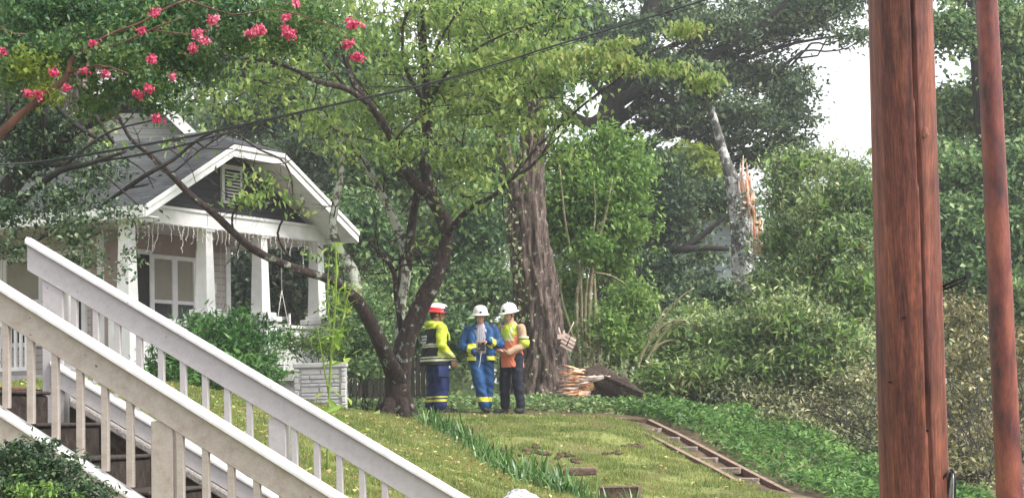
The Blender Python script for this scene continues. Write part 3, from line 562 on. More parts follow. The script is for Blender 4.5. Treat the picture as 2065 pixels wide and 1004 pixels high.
for i, (mt, q_) in enumerate(DOG):
    sp_, sr_ = spline([P(*a[:3]) - o for a in q_], [PX(a[3], a[2]) / 2 for a in q_], 5)
    for _ in range(9 if i else 6):
        k = rs.randint(len(sp_) // 3 if i != 4 else len(sp_) // 2, len(sp_)); L = rs.uniform(.25, .9); dr_ = nrm(rs.randn(3) * [1, .6, .8] + [0, 0, .35]); a = sp_[k]; e = a + dr_ * L; m_ = (a + e) / 2 + rs.randn(3) * .06 * L
        r0 = min(.012, sr_[k] * .6); mb.tube([a, m_, e], [r0, r0 * .7, r0 * .3], 5); 
        for _2 in range(2): e2 = m_ + nrm(rs.randn(3) + dr_) * L * .5; mb.tube([m_, (m_ + e2) / 2 + rs.randn(3) * .02, e2], [r0 * .5, r0 * .4, r0 * .2], 4)
mb.build('trunk', [M['bark_dog'], M['bark_lichen']], r)
lc, _ = sprays(BL, 1500, 7, .16, .42, rs, .85); leaves('crown', lc - o, .118, .064, M['lf_dog'], r, rs, .7, .45, .28, .7, .35, .12)
YB = [PB(*q) for q in [(1250, 130, 30.5, 60, 20), (1340, 140, 30.6, 50, 12), (1390, 62, 30.6, 48, 11), (1420, 165, 30.6, 30, 18), (1200, 110, 30.6, 40, 10), (1250, 90, 30.5, 40, 10), (1120, 150, 30.7, 60, 12), (1160, 115, 30.7, 60, 10)]]
lc, _ = sprays(YB, 190, 8, .12, .35, rs, .6); leaves('yellowing_leaves', lc - o, .105, .056, M['lf_dogyellow'], r, rs, .8, .4, .28, .7, .35, .12)

# ---- dark limbed tree at far left
LT = [[(-60, 470, 24, 60), (0, 400, 24, 44), (55, 335, 24, 36), (100, 300, 24, 30), (150, 262, 24, 26), (200, 240, 24, 20), (255, 212, 24, 14), (300, 190, 24, 8)],
 [(92, 300, 24, 20), (88, 250, 23.8, 16), (92, 200, 23.7, 12), (88, 160, 23.6, 9)], [(170, 250, 24, 12), (180, 200, 23.9, 9), (200, 150, 23.8, 6)], [(0, 440, 24, 24), (60, 390, 23.7, 18), (120, 345, 23.5, 13), (180, 330, 23.4, 10), (255, 305, 23.3, 6)],
 [(-20, 330, 24, 10), (20, 260, 23.8, 8), (12, 200, 23.8, 6), (20, 155, 23.8, 5)], [(30, 300, 24, 7), (30, 260, 24, 6), (70, 200, 23.9, 4)], [(105, 205, 23.8, 11), (150, 250, 23.7, 10), (205, 285, 23.6, 8)], [(200, 420, 23.6, 8), (255, 380, 23.5, 9), (300, 350, 23.4, 9), (350, 322, 23.4, 8), (395, 285, 23.4, 6), (440, 262, 23.3, 4)],
 [(180, 330, 23.4, 4), (230, 370, 23.3, 4), (280, 415, 23.3, 3)], [(140, 120, 23.8, 7), (165, 190, 23.8, 8), (230, 290, 23.7, 7)], [(-20, 520, 23.5, 10), (60, 490, 23.3, 9), (110, 465, 23.3, 7), (170, 440, 23.3, 4)], [(290, 352, 23.4, 3), (315, 365, 23.4, 2)], [(395, 285, 23.4, 5), (420, 300, 23.4, 3), (470, 300, 23.4, 2)], [(255, 380, 23.5, 5), (300, 372, 23.4, 3)], [(120, 345, 23.5, 9), (170, 300, 23.4, 6), (230, 262, 23.4, 5), (330, 235, 23.3, 3), (400, 180, 23.3, 2)], [(60, 335, 24, 10), (130, 332, 23.8, 8), (250, 318, 23.6, 5), (360, 295, 23.4, 4), (480, 262, 23.3, 3)], [(250, 318, 23.6, 4), (290, 345, 23.5, 3), (310, 380, 23.4, 2)], [(340, 300, 23.4, 3), (380, 330, 23.4, 2), (395, 370, 23.4, 1.5)], [(0, 250, 23.9, 6), (60, 170, 23.8, 5), (110, 120, 23.8, 3)], [(88, 200, 23.7, 8), (130, 150, 23.7, 6), (180, 60, 23.7, 4)]]
b = base_of(-330, 24); 
t = [(np.array([b[0], b[1], G(*b) - .3]), .3), (P(-220, 640, 24), .24), (P(-100, 520, 24), .2), (P(-40, 450, 24), .15)]
def lt_extra(mb, o, rs):
    for i, a in enumerate(LT): mb.tube(*spline([q[0] - o for q in TR(a)], [q[1] for q in TR(a)], 3), 9, 0, .09, i)
tree('shade_tree', 'dark crooked tree reaching over the left end of the porch roof', 'tree', b, t, [PB(*q) for q in [(130, 300, 24.2, 90, 50), (60, 260, 24.2, 60, 50), (200, 350, 23.8, 60, 26), (40, 330, 24, 60, 50), (120, 400, 23.5, 80, 40), (30, 430, 23.5, 60, 40), (150, 460, 23.3, 60, 40), (170, 520, 23.2, 28, 60), (20, 500, 23.2, 40, 26), (240, 430, 23.4, 50, 20), (60, 200, 24, 50, 50), (260, 520, 23.2, 14, 60), (100, 250, 24, 60, 40)]],
     M['lf_dark'], M['bark_dark'], 760, 11, .10, .065, .035, 41, limbs=False, extra=lt_extra)

# ---- crape myrtle, near, top left
CT = [[(-40, 305, 15, 20), (0, 270, 15, 18), (45, 228, 15, 16), (85, 198, 15, 15), (118, 172, 15, 14), (136, 150, 15, 13), (142, 125, 15, 10), (158, 108, 15, 8), (190, 100, 15, 4)], [(150, 112, 15, 7), (220, 70, 15, 6), (280, 48, 15, 5), (340, 15, 15, 5), (390, -5, 15, 4)],
 [(190, 100, 15, 4), (250, 85, 15, 4), (300, 62, 15, 4), (370, 35, 15, 3)], [(130, 150, 15, 5), (200, 132, 14.9, 4), (260, 150, 14.9, 3)], [(380, 0, 15, 4), (470, 30, 15, 3), (560, 20, 15, 3), (690, 60, 15, 2)], [(0, 55, 15.2, 5), (25, 68, 15.2, 5), (55, 70, 15.2, 4)], [(300, 60, 15, 3), (400, 70, 15, 3), (430, 45, 15, 2)]]
b = base_of(-420, 15, 900)
t = [(np.array([b[0], b[1], G(*b) - .3]), .07), (P(-330, 700, 15), .065), (P(-160, 440, 15), .055), (P(-50, 312, 15), .045)]
def cr_extra(mb, o, rs):
    for i, a in enumerate(CT): mb.tube(*spline([q[0] - o for q in TR(a)], [q[1] for q in TR(a)], 3), 9, 0, .05, i)
CB = [(50, 40, 15.5, 80, 45), (150, 100, 15.3, 80, 50), (250, 40, 15.5, 80, 45), (350, 90, 15.5, 80, 50), (300, 170, 15.5, 60, 30), (200, 170, 15.6, 40, 20), (450, 20, 15.5, 70, 30), (540, 40, 15.6, 60, 30), (60, 110, 15.4, 60, 40), (620, 20, 15.7, 60, 26), (20, 160, 15.4, 50, 30), (160, 30, 15.9, 150, 60), (420, 50, 15.9, 150, 60), (330, 120, 15.9, 110, 50), (600, 60, 16, 100, 50), (320, 215, 15.6, 40, 22), (200, 215, 15.7, 40, 20), (400, 140, 15.8, 50, 26), (240, 120, 15.2, 60, 30), (110, 10, 15.8, 100, 30), (330, 10, 15.8, 100, 30), (480, 90, 15.8, 40, 16)]
r, o, rs = tree('crape_myrtle', 'red-barked crape myrtle with pink flower clusters arching in at the top left', 'tree', b, t, [PB(q[0], q[1], q[2], q[3], q[4], .45) for q in CB], M['lf_crape'], M['bark_crape'], 1250, 14, .065, .048, .027, 42, limbs=False, extra=cr_extra, flat=.6, up=.5)
lc, _ = sprays([PB(70, 140, 15.1, 50, 40, .2), PB(100, 190, 15.1, 30, 16, .2)], 60, 12, .05, .6, rs); leaves('yellow_leaves', lc - o, .05, .026, M['lf_yellow'], r, rs, .4)
for (px, py, rr) in [(430, 40, 17), (400, 68, 9), (412, 82, 12), (390, 99, 16), (307, 122, 16), (523, 62, 22), (580, 65, 16), (578, 35, 7), (597, 8, 8), (313, 28, 12), (288, 62, 12), (187, 87, 7), (170, 145, 8), (108, 146, 12), (55, 190, 12), (78, 188, 12), (135, 178, 8), (212, 149, 7), (348, 155, 7), (282, 190, 14), (300, 180, 7), (318, 241, 13), (710, 48, 22), (702, 88, 15), (720, 115, 18), (8, 104, 6), (508, 70, 12), (590, 72, 10)]:
    lc, _ = sprays([PB(px, py, 14.75, rr * .62, rr * .45)], int(3 + rr * .7), 8, .013, .8, rs)
    leaves('flower_cluster', lc - o, .024, .018, M['petal'], r, rs, .2, 1.0, .3, .3)

# ---- shrubs
def shrub(name, label, blobs, lm, ns, nl, sr, L, W, seed, stems=10, group=None, cat='shrub', bm='bark_dark', droop=.3, up=.55, flat=.7, base=None, srad=.012):
    rs = np.random.RandomState(seed); B = [PB(*q) for q in blobs]
    low = min(B, key=lambda q: q[2]); bx, by = base if base else (low[0], low[1]); o = np.array([bx, by, G(bx, by) - .03]); r = empty(name, o); tag(r, label, cat, group)
    mb = MB()
    for i in range(stems):
        q = B[i % len(B)]; c = np.array(q[:3]) - o + rs.randn(3) * np.array(q[3:6]) * .45; a = np.array([rs.randn() * .12, rs.randn() * .12, 0])
        add_limb(mb, a, c, srad, srad * .35, rs, 5)
    mb.build('stems', M[bm], r)
    lc, _ = sprays(B, ns, nl, sr, flat, rs); lc = lc - o
    leaves('foliage', lc, L, W, M[lm], r, rs, droop, .6, .22, up); return r, o, rs
shrub('porch_bush', 'glossy bright green bush spilling in front of the porch railing', [(430, 690, 30, 80, 55), (500, 700, 30.2, 70, 50), (370, 720, 29.8, 60, 50), (545, 745, 30, 38, 36), (420, 750, 29.6, 90, 40), (340, 760, 29.8, 40, 30), (480, 660, 30.4, 50, 26), (400, 655, 30.4, 30, 20)], 'lf_azalea', 620, 15, .10, .115, .036, 51, 24, droop=.5)
shrub('wall_shrub', 'loose olive-green shrub beside the porch corner, above the low stone wall', [(640, 690, 33.8, 40, 24), (600, 700, 33.8, 26, 16), (575, 690, 33.6, 22, 24), (668, 700, 34, 30, 26)], 'lf_bright', 130, 12, .09, .07, .035, 52, 10)
shrub('yard_shrub', 'green shrub filling the gap between stone wall and dogwood trunk', [(720, 690, 35, 50, 50), (745, 640, 35.5, 40, 40), (700, 620, 36, 36, 36), (760, 720, 35, 30, 30), (730, 740, 34.6, 40, 16)], 'lf_teal', 330, 14, .12, .09, .05, 53, 12)
shrub('ivy_bush', 'dark green ivy bush under the near stair railing, bottom left corner', [(40, 930, 9.7, 60, 34), (110, 950, 9.7, 60, 36), (20, 980, 9.6, 60, 40), (160, 985, 9.6, 50, 26), (60, 905, 9.8, 56, 14), (120, 1010, 9.5, 90, 30), (190, 1000, 9.6, 40, 20)], 'lf_ivybush', 330, 13, .028, .032, .015, 54, 12, base=(-2.2, 9.7), srad=.004)
shrub('ivy_sprig', 'light yellow-green leafy sprigs in front of the ivy bush', [(55, 992, 9.3, 34, 16), (95, 985, 9.3, 20, 14), (150, 1000, 9.3, 20, 10)], 'lf_bright', 34, 10, .02, .028, .012, 55, 6, base=(-2.1, 9.3), srad=.003)
hs = [('hedge_shrub', 'pale green shrub mass at the foot of the split tree, beside the arching canes', [(1370, 720, 38, 50, 45), (1420, 690, 38, 60, 50), (1350, 770, 37, 50, 30), (1430, 760, 37, 60, 40), (1400, 650, 39, 36, 26)]),
 ('hedge_shrub', 'tall light green shrub right of the split trunk, below the sky gap', [(1590, 400, 42, 42, 50), (1590, 335, 42.4, 44, 30), (1650, 330, 42.4, 34, 20), (1595, 490, 41, 50, 60), (1640, 440, 42, 60, 60), (1575, 590, 40, 55, 50), (1540, 640, 40, 50, 34)]),
 ('hedge_shrub', 'long-leaved green shrub against the left edge of the thick pole', [(1690, 420, 40, 60, 50), (1710, 350, 40.6, 45, 20), (1700, 500, 39, 66, 60), (1730, 590, 38, 60, 60), (1660, 560, 39, 60, 50), (1740, 400, 40, 40, 50)]),
 ('hedge_shrub', 'middle shrub of the right bank, drooping green leaves above the ground cover', [(1600, 650, 37, 70, 55), (1520, 680, 37.5, 60, 50), (1680, 690, 36.5, 70, 55), (1480, 740, 37, 50, 40), (1650, 740, 36.2, 60, 40), (1560, 740, 36.6, 60, 40)])]
for i, (n, l, bb_) in enumerate(hs): r_, o_, rs_ = shrub(n, l, bb_, 'lf_hedge', 1150, 15, .17, .125, .042, 60 + i, 22, 'green shrubs on the right bank', srad=.014, bm='cane')
for i, r_ in enumerate([q for q in COL.objects if q.name.startswith('hedge_shrub')]):
    rs_ = np.random.RandomState(160 + i); lc, _ = sprays([PB(q[0], q[1], q[2] - .35, q[3] * .95, q[4] * .95) for q in hs[i][2]], 75, 9, .15, .6, rs_); leaves('broad_leaves', lc - np.array(r_.location), .20, .075, M['lf_bright'], r_, rs_, .5)
    lc, _ = sprays([PB(q[0], q[1] + 20, q[2] - .3, q[3], q[4]) for q in hs[i][2]], 40, 7, .12, .7, rs_); leaves('dead_leaves', lc - np.array(r_.location), .15, .07, M['lf_brown'], r_, rs_, .8)
shrub('brush', 'ragged grey-green brush along the lower edge of the right bank', [(1500, 800, 36, 50, 26), (1570, 820, 35.5, 60, 30), (1650, 840, 35, 60, 40), (1730, 860, 34.5, 60, 50), (1720, 780, 35.5, 60, 40), (1640, 790, 35.8, 60, 30), (1760, 930, 33.5, 40, 40), (1650, 880, 33.4, 50, 30), (1740, 915, 32.6, 60, 36), (1580, 850, 34, 50, 22), (1800, 960, 32, 60, 40)], 'lf_mixed', 1000, 14, .16, .095, .038, 66, 40, 'dry brush on the right', srad=.012)
shrub('brush', 'yellow-brown dry brush between the thick pole and the slim pole', [(1930, 640, 37, 60, 50), (1950, 730, 36, 70, 50), (1930, 820, 35, 70, 50), (1960, 900, 34, 80, 50), (1940, 980, 33, 90, 40), (1930, 960, 31.5, 80, 50), (1990, 1010, 31, 80, 40)], 'lf_brown', 800, 13, .14, .105, .05, 67, 30, 'dry brush on the right', srad=.012)
shrub('brush', 'dry brush at the right frame edge behind the slim pole', [(2060, 720, 37, 50, 60), (2070, 820, 36, 60, 50), (2060, 920, 35, 60, 50), (2080, 1000, 34, 60, 40)], 'lf_brown', 420, 13, .14, .105, .05, 68, 20, 'dry brush on the right', srad=.012)

# cane shrub with tall bare stems
def px_tubes(mb, o, L, seg=7, rough=.05):
    for i, a in enumerate(L): mb.tube(*spline([q[0] - o for q in TR(a)], [q[1] for q in TR(a)], 3), seg, 0, rough, i)
b = base_of(1190, 38.5); o = np.array([b[0], b[1], G(*b) - .05]); r = empty('cane_bush', o); rs = np.random.RandomState(71)
tag(r, 'tall clump of bare tan canes with bright green tops, right of the massive trunk', 'shrub')
mb = MB(); D = 38.5
px_tubes(mb, o, [[(1175, 790, D, 9), (1165, 690, D, 8), (1163, 600, D, 7), (1170, 548, D, 7), (1150, 500, D, 6), (1138, 430, D, 4), (1128, 330, D, 3)], [(1182, 790, D, 9), (1176, 700, D, 7), (1172, 600, D, 7), (1172, 545, D, 6), (1190, 495, D, 5), (1200, 440, D, 4), (1198, 370, D, 3)],
 [(1192, 790, D, 11), (1188, 680, D, 9), (1190, 590, D, 9), (1196, 530, D, 8), (1208, 480, D, 7), (1222, 430, D, 5), (1235, 360, D, 3)], [(1200, 790, D, 10), (1196, 700, D, 8), (1200, 620, D, 7), (1198, 560, D, 6)], [(1215, 790, D, 9), (1205, 680, D, 7), (1200, 600, D, 6)],
 [(1165, 770, D, 6), (1155, 680, D, 5), (1135, 610, D, 4), (1128, 560, D, 3)], [(1172, 760, D, 6), (1160, 700, D, 5), (1140, 630, D, 4), (1130, 600, D, 3)], [(1196, 550, D, 5), (1230, 555, D, 4), (1265, 575, D, 2)], [(1210, 470, D, 5), (1205, 455, D, 4), (1225, 440, D, 3)], [(1180, 720, D, 5), (1205, 715, D, 4)], [(1188, 790, D, 10), (1182, 700, D, 9), (1180, 620, D, 7), (1185, 560, D, 6)], [(1208, 800, D, 8), (1212, 720, D, 7), (1207, 640, D, 5)]])
mb.build('canes', M['cane'], r)
lc, _ = sprays([PB(*q) for q in [(1190, 400, 39, 60, 60), (1250, 360, 39.5, 60, 60), (1150, 330, 39.5, 50, 50), (1160, 480, 39, 50, 50), (1260, 450, 39, 50, 50), (1280, 340, 40, 40, 40), (1230, 290, 40, 50, 36), (1120, 430, 39, 30, 60), (1240, 530, 39.5, 40, 40), (1140, 570, 40, 40, 40), (1275, 610, 41, 50, 40), (1230, 660, 41, 60, 40), (1130, 660, 40, 30, 40), (1290, 720, 41, 60, 40), (1195, 500, 38, 30, 30, .3), (1225, 660, 38, 24, 40, .3)]], 1500, 15, .15, .5, rs)
leaves('foliage', lc - o, .115, .065, M['lf_bright'], r, rs, .5)
lc, _ = sprays([PB(1200, 740, 37.8, 40, 40, .4), PB(1240, 750, 37.6, 60, 36, .4), PB(1180, 680, 38, 26, 60, .3), PB(1290, 750, 37.6, 50, 36, .4)], 55, 5, .1, .7, rs)
leaves('pale_leaves', lc - o, .11, .07, M['lf_pale'], r, rs, .6)
# arching canes
b = base_of(1290, 37.5); o = np.array([b[0], b[1], G(*b) - .05]); r = empty('arching_canes', o); tag(r, 'bare tan canes arching over to the right above the fallen log', 'shrub'); mb = MB(); D = 37.5
px_tubes(mb, o, [[(1285, 800, D, 7), (1288, 735, D, 7), (1305, 695, D, 7), (1328, 664, D, 6), (1355, 648, D, 5), (1385, 646, D, 4)], [(1295, 800, D, 7), (1303, 735, D, 7), (1322, 695, D, 6), (1350, 660, D, 6), (1375, 645, D, 4), (1392, 655, D, 3)], [(1310, 800, D, 6), (1315, 715, D, 6), (1335, 692, D, 6), (1358, 686, D, 4), (1378, 695, D, 3)], [(1322, 670, D, 4), (1345, 630, D, 3), (1365, 605, D, 3), (1400, 580, D, 2)], [(1300, 700, D, 4), (1330, 640, D, 3), (1345, 620, D, 2)], [(1295, 792, D, 5), (1330, 782, D, 5), (1350, 776, D, 3)]])
mb.build('canes', M['cane'], r)

# groundcover bank (uncountable)
def scatter(n, xr, yr, test, rs):
    x = rs.uniform(*xr, n); y = rs.uniform(*yr, n); k = test(x, y); x = x[k]; y = y[k]; return x, y, ground(x, y)
rs = np.random.RandomState(81)
x, y, z = scatter(60000, (1.5, 8.5), (25, 36.5), lambda x, y: (right_of_stair(x, y) > .12) & (right_of_stair(x, y) < 2.9 + .3 * np.sin(y * 2)) & (y < 36), rs)
den = .5 + .5 * np.sin(x * 4.3 + 2 * np.sin(y * 2.1)) * np.sin(y * 3.7 + x); k_ = rs.rand(len(x)) < .22 + .75 * den; x, y, z, den = x[k_], y[k_], z[k_], den[k_]
h = rs.rand(len(x)) ** .7 * (.10 + .26 * den) + .02; o = leaves('ground_cover', np.stack([x, y, z + h], 1), .10, .05, M['lf_ivy'], None, rs, .1, .5, .2, .8)
tag(o, 'bright green leafy ground cover on the bank right of the timber steps', 'ground cover', None, 'stuff')
x, y, z = scatter(30000, (-3.5, 8.5), (33.6, 39), lambda x, y: (y > 34.3 + .25 * np.sin(x * 4) - np.clip(x - 2.2, 0, 3) * .4) & (rs.rand(len(x)) < np.clip((y - 33.7) / 1.2, .15, 1)), rs)
h = rs.rand(len(x)) * .25; o = leaves('undergrowth', np.stack([x, y, z + h], 1), .09, .055, M['lf_teal'], None, rs, .2, .5, .2, .7)
tag(o, 'low dark green undergrowth behind the three people and around the fallen log', 'undergrowth', None, 'stuff')

# lawn blades
def blades(name, x, y, z, hgt, wid, mat, rs, lean=.5):
    n = len(x); az = rs.rand(n) * 6.283; h = hgt * (.5 + rs.rand(n)) * (1 + .6 * np.sin(x * 6.1 + 2 * np.sin(y * 3)) * np.sin(y * 7.3 + x * 2)); b = np.stack([x, y, z - .01], 1)
    s = np.stack([np.cos(az), np.sin(az), np.zeros(n)], 1) * (wid / 2); az2 = rs.rand(n) * 6.283
    top = b + np.stack([np.cos(az2) * h * lean * rs.rand(n), np.sin(az2) * h * lean * rs.rand(n), h], 1)
    V = np.stack([b - s, b + s, top], 1).reshape(-1, 3); return fast_mesh(name, V, np.arange(3 * n).reshape(-1, 3), mat)
rs = np.random.RandomState(91)
x, y, z = scatter(560000, (-6.6, 4.2), (14.5, 33.2), lambda x, y: (right_of_stair(x, y) < -.42) & (np.abs(x / y) < .26) & (rs.rand(len(x)) < np.clip((33.3 - y) / .6, .2, 1)) & (rs.rand(len(x)) < .25 + .75 * (np.sin(x * 2.3 + np.sin(y * 1.7) * 2) * np.sin(y * 2.9 + x) > -.30)) & ~((np.sin(x * 5.1 + 1.3 * np.sin(y * 4)) * np.sin(y * 6.3 + .7 * x) > .72) & (rs.rand(len(x)) < .8)), rs)
o = blades('lawn_grass', x, y, z, .045, .016, M['grass'], rs, .9); tag(o, 'short yellow-green lawn grass covering the slope', 'grass', None, 'stuff')
x, y, z = scatter(5200, (-6.6, 4.2), (15, 34.2), lambda x, y: (right_of_stair(x, y) < -.3) & (rs.rand(len(x)) < np.where(edge_side(x, y) < 0, 1, .28)), rs)
o = leaves('fallen_leaves', np.stack([x, y, z + .045], 1), .07, .04, M['lf_fallen'], None, rs, .0, .3, .2, .9); tag(o, 'fallen yellow and brown leaves strewn over the lawn', 'fallen leaves', None, 'stuff')
# dirt clods
rs = np.random.RandomState(92); mb = MB()
for (px, py, d, w_) in [(1275, 906, 29.6, 26), (1240, 918, 29, 24), (1060, 912, 29, 18), (1095, 914, 28.9, 22), (1130, 918, 28.8, 26), (1160, 928, 28.5, 18), (1010, 908, 29.2, 14), (1290, 900, 29.8, 14), (1080, 906, 29.2, 12)]:
    p = P(px, py, d); zz = G(p[0], p[1])
    for k in range(9):
        q = np.array([p[0] + rs.randn() * PX(w_, d) * .4, p[1] + rs.randn() * .08, 0]); q[2] = G(q[0], q[1]) + .02
        mb.tube([q - [.04, 0, 0], q, q + [.04, 0, 0]], [.012, rs.uniform(.015, .035), .012], 6, 0, .4, k)
o = mb.build('bare_soil', M['soil']); tag(o, 'bare brown soil clods showing through the right lawn', 'soil', None, 'stuff')
# liriope border
rs = np.random.RandomState(93); V = []; n = 0; ne = 9500
tpar = rs.rand(ne) ** .75; off = rs.normal(.30, .21, ne) * (0.55 + .75 * tpar)
dxy = (EB[:2] - EA[:2]); per = np.array([-dxy[1], dxy[0]]) / np.linalg.norm(dxy); 
if edge_side(*(EA[:2] + per)) < 0: per = -per
cl = np.stack([EA[0] + dxy[0] * tpar + per[0] * off, EA[1] + dxy[1] * tpar + per[1] * off], 1)
cz = ground(cl[:, 0], cl[:, 1]); az = rs.rand(ne) * 6.283; Ln = rs.uniform(.14, .44, ne) * (1 + .35 * np.sin(tpar * 60 + off * 9)) * (.7 + .4 * tpar); rch = rs.uniform(.3, .9, ne)
dirv = np.stack([np.cos(az), np.sin(az)], 1); sv = np.stack([-np.sin(az), np.cos(az)], 1) * .010
VV = np.zeros((ne, 7, 3))
for k, (tt, ww) in enumerate([(0, 1), (.4, 1.1), (.75, .8), (1, 0)]):
    hor = tt ** 1.4 * rch * Ln * .8; ver = Ln * (tt * (1.25 - .55 * rch) - .55 * rch * tt * tt)
    c = np.stack([cl[:, 0] + dirv[:, 0] * hor, cl[:, 1] + dirv[:, 1] * hor, cz + ver], 1); s3 = np.stack([sv[:, 0] * ww, sv[:, 1] * ww, np.zeros(ne)], 1)
    if k < 3: VV[:, 2 * k] = c - s3; VV[:, 2 * k + 1] = c + s3
    else: VV[:, 6] = c
ii = np.arange(ne)[:, None] * 7; Fq = np.concatenate([ii + np.array([q]) for q in ([0, 1, 3], [0, 3, 2], [2, 3, 5], [2, 5, 4], [4, 5, 6])], 1).reshape(-1, 3)
o = fast_mesh('border_grass', VV.reshape(-1, 3), Fq, M['lf_lir']); tag(o, 'strap-leaved dark green border grass running down between the two lawns', 'border grass', None, 'stuff')

# ------------------------------------------------------------------ house
TH = math.radians(62)
house = empty('bungalow', (-5.885, 31.73, 0), TH); tag(house, 'white-trimmed bungalow with clipped porch gable and dark shingled roof', 'house')
def H(mb, name, mats, parent=None, bevel=.0): return mb.build(name, mats, parent or house, bevel=bevel)
EZ, RZ, CZ = 4.97, 6.46, 6.10; SL, SR, SM = -.45, 5.45, 2.5; TF, TB = -.70, 9.5; FLOOR = 2.5; BZ0, BZ1 = 4.82, 5.08
# roof shingle skin
def roofz(s): return EZ + (RZ - EZ) * (1 - abs(s - SM) / 2.95)
cl0, cl1 = SM - .70, SM + .70
def roof_layer(dz, th, mb, m, grow=0.0):
    zf = lambda s: roofz(s) + dz
    for sgn in (0, 1):
        e = SL - grow if sgn == 0 else SR + grow; c = cl0 if sgn == 0 else cl1
        top = [(e, TF - grow, zf(e)), (c, TF - grow, zf(c)), (SM, .3, RZ + dz), (SM, TB, RZ + dz), (e, TB, zf(e))]
        if sgn: top = top[::-1]
        bot = [(a, b_, z - th) for a, b_, z in top]; n = 5
        mb.add(top + bot, [tuple(range(n))[::-1] if sgn == 0 else tuple(range(n))[::-1], tuple(range(n, 2 * n))] + [(i, (i + 1) % n, (i + 1) % n + n, i + n) for i in range(n)], m)
    top = [(cl0, TF - grow, zf(cl0)), (cl1, TF - grow, zf(cl1)), (SM, .3, RZ + dz)]; bot = [(a, b_, z - th) for a, b_, z in top]
    mb.add(top + bot, [(0, 1, 2), (5, 4, 3), (0, 3, 4, 1), (1, 4, 5, 2), (2, 5, 3, 0)], m)
mb = MB(); roof_layer(.03, .028, mb, 0, .03); H(mb, 'roof', M['roof'])
rf = house.children[-1]
mb = MB(); roof_layer(0, .10, mb, 0); H(mb, 'soffit', M['house_white'])
# rake fascia boards
def fas(mb, a, b, t0, t1, drop0, drop1, m=0):
    (s0, z0), (s1, z1) = a, b
    pts = [(s0, t0, z0 - drop0), (s1, t0, z1 - drop0), (s1, t0, z1 - drop1), (s0, t0, z0 - drop1)]
    mb.poly_prism(pts, (0, t1 - t0, 0), m)
mb = MB(); out = [(SL - .02, EZ), (cl0, roofz(cl0)), (cl1, roofz(cl1)), (SR + .02, EZ)]
for i in range(3): fas(mb, out[i], out[i + 1], TF - .03, TF, -.0, .19); fas(mb, out[i], out[i + 1], TF - .055, TF - .03, -.0, .07)
mb.bb(SL - .04, SL - .01, TF, TB, EZ - .19, EZ - .005); mb.bb(SR + .01, SR + .04, TF, TB, EZ - .19, EZ - .005)
H(mb, 'fascia', M['house_white'])
# flat soffit strip along left eave + beadboard soffit at left
mb = MB(); mb.bb(SL, -.1, TF + .02, TB, EZ - .175, EZ - .155); H(mb, 'eave_soffit', M['bead_y'])
# gable wall
mb = MB(); zz = lambda s: roofz(s) - .11
mb.poly_prism([(-.1, 0, BZ1), (5.1, 0, BZ1), (5.1, 0, zz(5.1)), (cl1, 0, zz(cl1)), (SM, 0, zz(SM) - .02), (cl0, 0, zz(cl0)), (-.1, 0, zz(-.1))], (0, .1, 0)); H(mb, 'gable_wall', M['dark_shingle'])
# beams
mb = MB(); mb.bb(-.1, 5.35, -.10, .10, BZ0, BZ1); mb.bb(-.13, 5.38, -.13, -.10, BZ1 - .035, BZ1 + .012); mb.bb(-.1, .1, .10, TB, BZ0, BZ1 - .01); mb.bb(5.15, 5.35, .10, TB, BZ0, BZ1 - .01)
H(mb, 'porch_beam', M['house_white'])
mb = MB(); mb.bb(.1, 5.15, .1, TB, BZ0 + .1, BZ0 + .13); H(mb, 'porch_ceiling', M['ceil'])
# vent
vt = MB(); s0, s1, z0, z1 = 2.42, 2.98, 5.28, 5.92
vt.bb(s0, s1, -.045, -.005, z0, z1)
v = H(vt, 'gable_vent', M['house_white']); m2 = MB()
for k in range(9):
    zc = z0 + .08 + k * .055; m2.poly_prism([(s0 + .07, -.055, zc), (s0 + .07, -.095, zc - .02), (s0 + .07, -.095, zc - .035), (s0 + .07, -.055, zc - .012)], (s1 - s0 - .14, 0, 0))
m2.build('louvre', M['house_white'], v)
m2 = MB(); m2.bb(s0 + .07, s1 - .07, -.052, -.047, z0 + .04, z0 + .56); m2.build('vent_opening', M['dark'], v)
# floor, foundation
mb = MB(); mb.bb(-.18, 5.4, -.22, TB, FLOOR - .12, FLOOR); H(mb, 'porch_floor', M['house_grey'])
mb = MB(); mb.bb(-.08, 5.3, -.12, TB, 1.5, FLOOR - .12); H(mb, 'foundation', M['stone'])
# columns with pedestals
for (s, t_) in ((0, 0), (1.98, 0), (3.52, 0), (5.23, 0), (0, 4.6)):
    c = MB(); c.frustum((s, t_), .235, .175, 3.52, BZ0 - .05); c.bb(s - .12, s + .12, t_ - .12, t_ + .12, BZ0 - .05, BZ0 - .002)
    co = H(c, 'column', M['house_white'])
    q = MB(); pw = .21 if s < 5 else .17
    q.bb(s - pw, s + pw, t_ - pw, t_ + pw, FLOOR, 3.36); q.bb(s - pw - .05, s + pw + .05, t_ - pw - .05, t_ + pw + .05, 3.362, 3.45); q.bb(s - pw + .02, s + pw - .02, t_ - pw + .02, t_ + pw - .02, 3.452, 3.518)
    q.build('pedestal', M['house_white'], co, bevel=.008)
# beadboard railing panels
for (a, b_) in ((.22, 1.76), (2.2, 3.30), (3.74, 5.05)):
    q = MB(); q.bb(a, b_, -.03, .03, FLOOR + .06, 3.28); rr_ = H(q, 'porch_railing', M['bead'])
    q = MB(); q.bb(a, b_, -.07, .07, 3.282, 3.33); q.build('rail_cap', M['house_white'], rr_)
